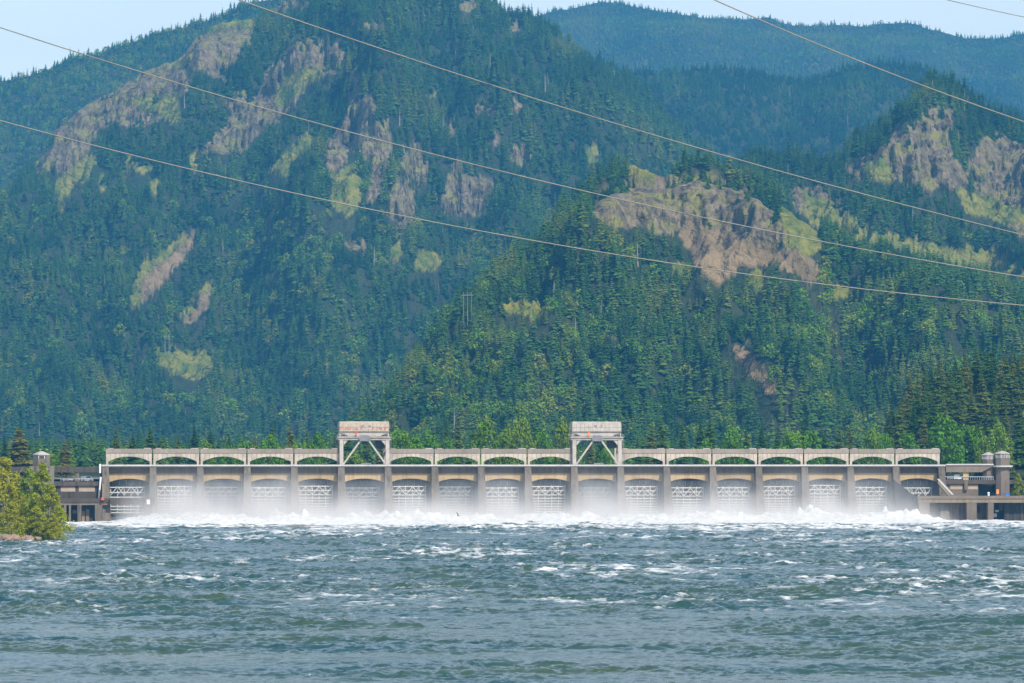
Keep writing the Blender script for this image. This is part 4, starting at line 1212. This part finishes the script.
# ------------------------------------------------------------------ left bank
rows_, cols_ = 90, 120
ang = np.linspace(0, 2 * np.pi, cols_)[None, :]; rr = np.linspace(0, 1.15, rows_)[:, None]
Xb = -176 + 36 * rr * np.cos(ang); Yb = 1556 + 44 * rr * np.sin(ang)
edge = rr + .16 * fbm(np.cos(ang) * 3 + 5, np.sin(ang) * 3, 4, 71)
zb_ = 3.4 * np.clip(1 - edge ** 2.5, -.6, 1) + .9 * fbm(Xb / 3, Yb / 3, 4, 72)
m, nt, n, l, b = nodes('bank_ground')
ge = n.new('ShaderNodeNewGeometry'); sx = n.new('ShaderNodeSeparateXYZ'); l.new(ge.outputs['Position'], sx.inputs[0])
mr = n.new('ShaderNodeMapRange'); mr.inputs[1].default_value = .8; mr.inputs[2].default_value = 1.5; l.new(sx.outputs[2], mr.inputs[0])
rk, _ = noise_col(nt, (.36, .22, .15), (.16, .11, .09), .7, 8); gr, _ = noise_col(nt, (.12, .16, .03), (.2, .19, .05), .4, 8)
l.new(mixc(nt, mr.outputs[0], rk, gr), b.inputs['Base Color']); b.inputs['Roughness'].default_value = .95
MATS['bank_ground'] = m
o = link('river_bank', np_mesh('river_bank', np.stack([Xb + 0 * rr, Yb, zb_], -1).reshape(-1, 3), grid_faces(rows_, cols_), 'bank_ground')); o['kind'] = 'structure'
# bank trees: px, base y, top y, crown, width
BT = [(-24, 530, 462, 0, 1.1, 'tall leafy tree cut by the left edge of the frame on the bank'),
      (4, 532, 452, 2, 1.0, 'tallest yellow-green tree on the left bank, near the frame edge'),
      (17, 529, 476, 1, 1.5, 'rounded leafy tree in the middle of the left bank clump'),
      (29, 530, 464, 0, 1.05, 'slender pale leafy tree before the grey tower base'),
      (42, 534, 457, 1, .95, 'tall pointed yellow-green tree on the right half of the bank clump'),
      (50, 536, 480, 2, 1.1, 'broad leafy tree leaning over the water at the right tip of the bank'),
      (10, 536, 500, 2, 1.5, 'low leafy tree at the front of the left bank'),
      (36, 538, 505, 0, 1.7, 'low drooping tree touching the water on the left bank'),
      (53, 539, 512, 1, 1.4, 'lowest bushy tree at the right tip of the left bank')]
for i, (px, by, ty, c_, w_, lab) in enumerate(BT):
    Y = 1590 - (by - 528) * 6.3
    p = W(px, ty, Y); g = .2
    tree('leafy_tree', (p.x, Y, g), p.z - g, w_, bank_c[c_], bank_t, lab, 'tree', 'yellow-green trees on the left bank', rz=i * 1.1)
for i, (px, Y, h_, lab) in enumerate(((30, 1531, 6, 'low waterside bush just left of the drooping tree on the bank'), (41, 1527, 7, 'low waterside bush under the pointed bank tree'),
                                  (48, 1526, 6, 'small round bush at the waterline beneath the leaning bank tree'), (54, 1530, 6, 'outermost low bush over the water at the bank tip'), (22, 1535, 5, 'small bush above the reddish boulders on the bank'))):
    tree('bush', ((px - 512) / F * Y, Y, -.3), h_, 1.7, bank_c[i % 3], bank_t, lab, 'bush', 'low bushes along the left bank', rz=i * 2.0)

for i, (px, Y, s_) in enumerate(((2, 1508, 2.2), (9, 1505, 1.7), (15, 1510, 2.4), (22, 1512, 1.4), (28, 1514, 1.9), (38, 1521, 1.2), (-8, 1508, 2.5))):
    bm = bmesh.new(); bmesh.ops.create_icosphere(bm, subdivisions=3, radius=1)
    for v in bm.verts:
        nz = float(fbm(np.array(v.co.x * 1.3 + i * 7), np.array(v.co.y * 1.3 + v.co.z * 1.7), 3, 80)); v.co *= 1 + .55 * nz; v.co.z *= .55
    me_ = bpy.data.meshes.new('boulder'); bm.to_mesh(me_); bm.free(); me_.materials.append(MATS['boulder_stone'])
    o = link('boulder', me_); o.location = ((px - 512) / F * Y, Y, .35); o.scale = (s_, s_, s_); o.rotation_euler.z = i
    meta(o, ['reddish boulder at the waterline, %s from the left on the bank tip' % ORD[i + 1] if i < 6 else 'reddish boulder nearest the left frame edge on the bank'][0], 'boulder', 'reddish boulders along the left bank waterline')

# ------------------------------------------------------------------ river
m, nt, n, l, b = nodes('river_water')
at = n.new('ShaderNodeAttribute'); at.attribute_name = 'foam'
tcn = n.new('ShaderNodeTexCoord')
fn = n.new('ShaderNodeTexNoise'); fn.inputs['Scale'].default_value = .9; fn.inputs['Detail'].default_value = 6; fn.inputs['Roughness'].default_value = .7
l.new(tcn.outputs['Object'], fn.inputs['Vector'])
ad = n.new('ShaderNodeMath'); ad.operation = 'ADD'; l.new(at.outputs['Fac'], ad.inputs[0])
sb = n.new('ShaderNodeMath'); sb.operation = 'MULTIPLY_ADD'; sb.inputs[1].default_value = .9; sb.inputs[2].default_value = -.45; l.new(fn.outputs[0], sb.inputs[0]); l.new(sb.outputs[0], ad.inputs[1])
fr_ = n.new('ShaderNodeMapRange'); fr_.inputs[1].default_value = .43; fr_.inputs[2].default_value = .98; l.new(ad.outputs[0], fr_.inputs[0])
wc, _ = noise_col(nt, (.013, .058, .052), (.044, .076, .036), .03, 5)
l.new(wc, b.inputs['Base Color']); b.inputs['Roughness'].default_value = .16; b.inputs['IOR'].default_value = 1.33
b.inputs['Specular IOR Level'].default_value = .29
bn = n.new('ShaderNodeTexNoise'); bn.inputs['Scale'].default_value = 1.1; bn.inputs['Detail'].default_value = 5
l.new(tcn.outputs['Object'], bn.inputs['Vector'])
bp = n.new('ShaderNodeBump'); bp.inputs['Strength'].default_value = .35; bp.inputs['Distance'].default_value = .2
l.new(bn.outputs[0], bp.inputs['Height']); l.new(bp.outputs[0], b.inputs['Normal'])
df = n.new('ShaderNodeBsdfDiffuse'); df.inputs[0].default_value = (.68, .69, .68, 1)
ms = n.new('ShaderNodeMixShader'); l.new(fr_.outputs[0], ms.inputs[0]); l.new(b.outputs[0], ms.inputs[1]); l.new(df.outputs[0], ms.inputs[2])
l.new(ms.outputs[0], n['Material Output'].inputs[0])
MATS['river_water'] = m


def waves(X, Y):
    wx = X + 6 * fbm(X / 30, Y / 30, 2, 91); wy = Y + 6 * fbm(X / 30, Y / 30, 2, 92)
    rough = (.35 + .9 * sstep(-.2, .2, fbm(X / 70, Y / 60, 3, 89))) * .75 + .4 * sstep(640, 900, Y + 60 * fbm(X / 90, Y / 200, 2, 90))
    big = fbm(wx / 10, wy / 8, 3, 93); mid = ridged(wx / 5.5, wy / 4.0, 4, 94) - .5
    sm = fbm(wx / 1.6, wy / 1.3, 3, 95)
    rough = rough * (.88 + .12 * sstep(560, 900, Y))
    z = rough * (1.15 * big + .54 * mid) + .13 * sm
    lane = fbm(X / 55, Y / 130, 4, 96)
    dens = np.interp(Y, [500, 680, 760, 950, 1300, 1600, 1780, 1880, 2100], [-.8, -.66, -.34, -.18, -.18, -.06, .16, .45, .6])
    pt = fbm(wx / 5.5, wy / 9, 4, 97)
    st_ = ridged(X / 26 + .6 * lane, Y / 60, 3, 98)
    mx_ = sstep(-10, 40, X) * np.interp(Y, [700, 820, 1250, 1500], [0, 1, 1, 0])
    foam = np.clip(.40 + dens + .75 * pt + .6 * lane + .55 * mid * rough + (.55 + .25 * mx_) * (st_ - .62) + .08 * mx_, 0, 1.2)
    return z, foam


Yr = [480.0]
while Yr[-1] < 2010: Yr.append(Yr[-1] + .55 * (Yr[-1] / 560) ** 1.15)
Yr = np.array(Yr)
Ux = np.concatenate([np.linspace(-1500, -135, 130), np.linspace(-130, 1154, 820), np.linspace(1159, 2500, 130)]); nc = len(Ux)
Yg = Yr[:, None] * np.ones((1, nc)); Xg = (Ux - 512)[None, :] / F * Yg
zw, fm = waves(Xg, Yg)
V = np.stack([Xg, Yg, zw], -1)
print('river', V.shape)
o = link('river', np_mesh('river', V.reshape(-1, 3), grid_faces(len(Yr), nc), 'river_water', {'foam': fm.ravel()})); o['kind'] = 'structure'
# calmer water all round (near the camera, and to the sides)
mb = MB(); q = MB()
vs = [(-6000, -300), (6000, -300), (6000, 480), (-6000, 480)]
Yo = np.linspace(-300, 2075, 60)[:, None] * np.ones((1, 90)); Xo = np.linspace(-6000, 6000, 90)[None, :] * np.ones((60, 1))
o = link('outer_water', np_mesh('outer_water', np.stack([Xo, Yo, Xo * 0 - .75], -1).reshape(-1, 3), grid_faces(60, 90), 'river_water', {'foam': np.zeros(Xo.size)})); o['kind'] = 'structure'
# reservoir held behind the dam
p0 = DAM @ Vector((-700, 9.2, 0)); p1 = DAM @ Vector((1100, 9.2, 0)); 
me_ = np_mesh('reservoir_water', [(p0.x, p0.y, 17), (p1.x, p1.y, 17), (1200, 2160, 17), (-800, 2160, 17)], [(0, 1, 2, 3)], 'river_water', {'foam': np.zeros(4)})
o = link('reservoir_water', me_); o['kind'] = 'structure'
# abutment ground either side keeps the reservoir in
for nm, a0, a1 in (('left_shore', -700, S_(-202, 0)), ('right_shore', S_(1329, 0), 1100)):
    mb = MB()
    c_ = [DAM @ Vector(v) for v in ((a0, -14, -3), (a1, -14, -3), (a1, 12, -3), (a0, 12, -3), (a0, -2, 18.2), (a1, -2, 18.2), (a1, 12, 18.2), (a0, 12, 18.2))]
    mb.hexa(c_); o = mb.build(nm, 'bank_ground'); o['kind'] = 'structure'

# churning white water below the gates
m, nt, n, l, b = nodes('white_water')
cc, _ = noise_col(nt, (.64, .635, .61), (.42, .46, .45), .35, 8, .40, .68)
l.new(cc, b.inputs['Base Color']); b.inputs['Roughness'].default_value = .9; b.inputs['Specular IOR Level'].default_value = .1
MATS['white_water'] = m
ss = np.arange(-24, 352, .62); dd = np.arange(7.5, -128, -.8)
Sg = ss[None, :] * np.ones((len(dd), 1)); Dg = dd[:, None] * np.ones((1, len(ss)))
bil = 1 - np.abs(fbm(Sg / 7, Dg / 9, 5, 61, .6)) * 2.6
bil2 = fbm(Sg / 2.6, Dg / 3, 4, 62)
env = np.interp(-Dg, [-8, 4, 12, 30, 50, 80, 110, 128], [1.6, 1.4, 2.4, 2.6, 1.6, .6, .2, -.6])
endf = sstep(-4, 14, Sg) * (1 - sstep(312, 330, Sg)) * .88 + .12
endf = endf * (1 - .35 * sstep(0, 3, Sg) * (1 - sstep(14, 19, Sg)))
puff = .8 + 1.7 * np.clip(fbm(Sg / 9, Dg / 12, 3, 65), 0, 1) * np.interp(-Dg, [0, 10, 45, 60], [0, 1, 1, 0]) + 1.2 * fbm(Sg / 24, Dg / 30, 3, 64)
zf_ = env * endf * puff * (.55 + .55 * bil + .35 * bil2) - .55 * sstep(60, 128, -Dg) * (1 + 1.4 * fbm(Sg / 9, Dg / 14, 3, 63))
jump = np.interp(-Dg, [-8, 2, 10, 20], [1.6, 1.2, .3, 0]) * endf; zf_ = zf_ + jump
Pw = np.stack([Sg, Dg, zf_], -1).reshape(-1, 3)
Rm = np.array(DAM.to_3x3()); Pw = Pw @ Rm.T + np.array(ORI)
o = link('white_water', np_mesh('white_water', Pw, grid_faces(len(dd), len(ss))[:, ::-1], 'white_water'))
meta(o, 'churning white foam boiling along the foot of the dam', 'foam', kind='stuff')

# spray mist
m = bpy.data.materials.new('spray_mist'); m.use_nodes = True; nt = m.node_tree; n = nt.nodes; l = nt.links
n.remove(n['Principled BSDF'])
pv = n.new('ShaderNodeVolumePrincipled'); pv.inputs['Color'].default_value = (1, .985, .955, 1); pv.inputs['Anisotropy'].default_value = 0.0
l.new(pv.outputs[0], n['Material Output'].inputs['Volume'])
tc = n.new('ShaderNodeTexCoord'); sx = n.new('ShaderNodeSeparateXYZ'); l.new(tc.outputs['Object'], sx.inputs[0])
nz = n.new('ShaderNodeTexNoise'); nz.inputs['Scale'].default_value = .045; nz.inputs['Detail'].default_value = 5; nz.inputs['Roughness'].default_value = .6
mp = n.new('ShaderNodeMapping'); mp.inputs['Scale'].default_value = (1, .6, .75); l.new(tc.outputs['Object'], mp.inputs[0]); l.new(mp.outputs[0], nz.inputs['Vector'])


def mth(op, *a):
    q = n.new('ShaderNodeMath'); q.operation = op
    for i_, v in enumerate(a):
        if isinstance(v, (int, float)): q.inputs[i_].default_value = v
        else: l.new(v, q.inputs[i_])
    return q.outputs[0]


# scale height changes along the dam with the noise: plumes
hz = mth('MULTIPLY_ADD', nz.outputs[0], 14.0, -2.4)         # local scale height
hz = mth('MAXIMUM', hz, 2.4)
ex = mth('EXPONENT', mth('MULTIPLY', mth('DIVIDE', sx.outputs[2], hz), -1.0))
# fade with distance downstream
fy = n.new('ShaderNodeMapRange'); fy.interpolation_type = 'SMOOTHSTEP'; fy.inputs[1].default_value = -80; fy.inputs[2].default_value = -18; l.new(sx.outputs[1], fy.inputs[0])
fx1 = n.new('ShaderNodeMapRange'); fx1.inputs[1].default_value = 2; fx1.inputs[2].default_value = 26; l.new(sx.outputs[0], fx1.inputs[0])
fx2 = n.new('ShaderNodeMapRange'); fx2.inputs[1].default_value = 292; fx2.inputs[2].default_value = 330; fx2.inputs[3].default_value = 1; fx2.inputs[4].default_value = 0; l.new(sx.outputs[0], fx2.inputs[0])
fz = n.new('ShaderNodeMapRange'); fz.inputs[1].default_value = 15; fz.inputs[2].default_value = 23; fz.inputs[3].default_value = 1; fz.inputs[4].default_value = 0; l.new(sx.outputs[2], fz.inputs[0])
nz2 = n.new('ShaderNodeMapRange'); nz2.inputs[1].default_value = .36; nz2.inputs[2].default_value = .66; nz2.inputs[3].default_value = .75; nz2.inputs[4].default_value = 1.2; l.new(nz.outputs[0], nz2.inputs[0])
dn = mth('MULTIPLY', ex, fy.outputs[0]); dn = mth('MULTIPLY', dn, fx1.outputs[0]); dn = mth('MULTIPLY', dn, fx2.outputs[0]); dn = mth('MULTIPLY', dn, nz2.outputs[0]); dn = mth('MULTIPLY', dn, fz.outputs[0])
dn = mth('MULTIPLY', dn, .125)
l.new(dn, pv.inputs['Density'])
MATS['spray_mist'] = m
bx = MB().box(-6, 342, -102, -5.4, .05, 24)
o = bx.build('spray_mist', 'spray_mist'); o.matrix_world = DAM
meta(o, 'white spray mist drifting up in front of the gates and piers', 'mist', kind='stuff')
m.cycles.volume_step_rate = .12
cy.volume_step_rate = 1.0; cy.volume_max_steps = 256

# air haze
m = bpy.data.materials.new('haze'); m.use_nodes = True; nt = m.node_tree; n = nt.nodes; l = nt.links
n.remove(n['Principled BSDF']); pv = n.new('ShaderNodeVolumePrincipled'); l.new(pv.outputs[0], n['Material Output'].inputs['Volume'])
pv.inputs['Color'].default_value = (.105, .52, 1.0, 1); pv.inputs['Density'].default_value = 4.4e-5; pv.inputs['Anisotropy'].default_value = 0
MATS['haze'] = m
o = MB().box(-6700, 6700, -320, 14900, -12, 1260).build('haze', 'haze'); meta(o, 'blue air haze veiling the distant mountains', 'haze', kind='stuff')

# ------------------------------------------------------------------ power lines
def cable(label, pts, d0, d1, r_, ext=500):
    """pts: three picture points on the line; the wire runs from distance d0 (left) to d1 (right)"""
    xs = np.array([p[0] for p in pts], float); ys = np.array([p[1] for p in pts], float)
    co_ = np.polyfit(xs, ys, min(2, len(pts) - 1))
    U = np.linspace(-ext, 1024 + ext, 90); P_ = []
    for u in U:
        t = (u + ext) / (1024 + 2 * ext)
        Y = 1 / ((1 - t) / d0 + t / d1)
        P_.append(tuple(W(u, float(np.polyval(co_, u)), Y)))
    A_ = Vector(P_[0]); dA = (A_ - Vector(P_[3])).normalized(); B_ = Vector(P_[-1]); dB = (B_ - Vector(P_[-4])).normalized()
    dB.z = max(dB.z, .03)
    P_ = [tuple(A_ + dA * q) for q in (700, 350, 120)] + P_ + [tuple(B_ + dB * q + Vector((0, 0, q * q * 1e-4))) for q in (120, 350, 700)]
    o_ = MB().tube(P_, r_ * .78, 6).build('power_line', 'cable_metal'); meta(o_, label, 'cable', 'power lines across the valley')


cable('power line dropping from the top left corner past the highest cliffs to the right edge', [(237, 0), (350, 37), (680, 143.5), (860, 193), (1024, 235)], 150, 230, .028)
cable('middle one of the three long power lines crossing the mountain', [(0, 28), (340, 128), (680, 212.5), (804, 240), (1024, 276)], 150, 230, .026)
cable('lowest of the three long power lines crossing the mountain', [(0, 121), (340, 201.5), (527, 240), (680, 265.5), (1024, 305)], 150, 230, .025)
cable('power line crossing the far ridge at the upper right', [(712.6, 0), (762, 19), (850, 58), (934, 90), (1024, 121.5)], 150, 210, .028)
cable('short stretch of power line against the sky in the top right corner', [(948, 0), (985, 8.5), (1024, 17)], 180, 240, .024)

# pylons on the slopes
def surface(px, py):
    return None


def hframe(px, y0, y1, wpx, Y, legs, label, mat):
    p = W(px, y1, Y); k = Y / F; h = (y1 - y0) * k; w_ = wpx * k
    t = empty('transmission_pylon', p); meta(t, label, 'pylon', 'transmission pylons on the mountain slopes')
    for i_ in range(legs):
        x = -w_ / 2 + w_ * i_ / (legs - 1); MB().tube([(x, 0, -6), (x, 0, h)], [.32, .22], 6).build('pole', mat, t)
    MB().box(-w_ * .75, w_ * .75, -.3, .3, h * .86, h * .86 + .6).build('crossarm', mat, t)
hframe(467.5, 292, 318, 8, 3800, 3, 'brown three-legged wooden pylon in the forest near the centre', 'wood_pole')
hframe(167, 335, 350, 4, 5550, 2, 'pale pylon above the brown bare knoll at the left', 'lattice_steel')
hframe(429.5, 322, 331, 4, 5600, 2, 'small pale pylon below left of the wooden pylon', 'lattice_steel')

# gulls
t = empty('flying_gull', W(458, 516, 1250)); meta(t, 'dark gull with raised wings flying before the white foam', 'bird')
MB().tube([(-.3, 0, 0), (-.12, 0, .03), (.12, 0, .05), (.3, 0, .09), (.38, 0, .08)], [.03, .09, .1, .06, .02], 8).build('body', 'gull_dark', t)
for sy in (-1, 1):
    w_ = MB(); b0 = [(-.08, 0, .1), (.12, 0, .1), (-.2 , sy * .22, .55), (.02, sy * .22, .58), (-.42, sy * .3, 1.0), (-.36, sy * .3, 1.02)]
    w_.v = b0 + [(x, y + .02, z_) for x, y, z_ in b0]
    w_.f = [(0, 1, 3, 2), (2, 3, 5, 4), (6, 8, 9, 7), (8, 10, 11, 9), (0, 2, 8, 6), (1, 7, 9, 3), (2, 4, 10, 8), (3, 9, 11, 5)]
    w_.build('wing', 'gull_dark', t)
p = W(307.5, 678, F * CH / 218.); 
t = empty('floating_gull', (p.x, p.y, .12)); meta(t, 'white gull sitting on the calm water near the bottom edge', 'bird')
MB().tube([(-.28, 0, .1), (-.14, 0, .1), (.02, 0, .09), (.15, 0, .12), (.2, 0, .26), (.27, 0, .32), (.33, 0, .3)], [.02, .09, .12, .09, .055, .06, .015], 10).build('body', 'gull_white', t)
for sy in (-1, 1): MB().tube([(-.34, sy * .03, .14), (-.12, sy * .09, .14), (.08, sy * .08, .13)], [.01, .05, .03], 6).build('wing', 'silver_paint', t)
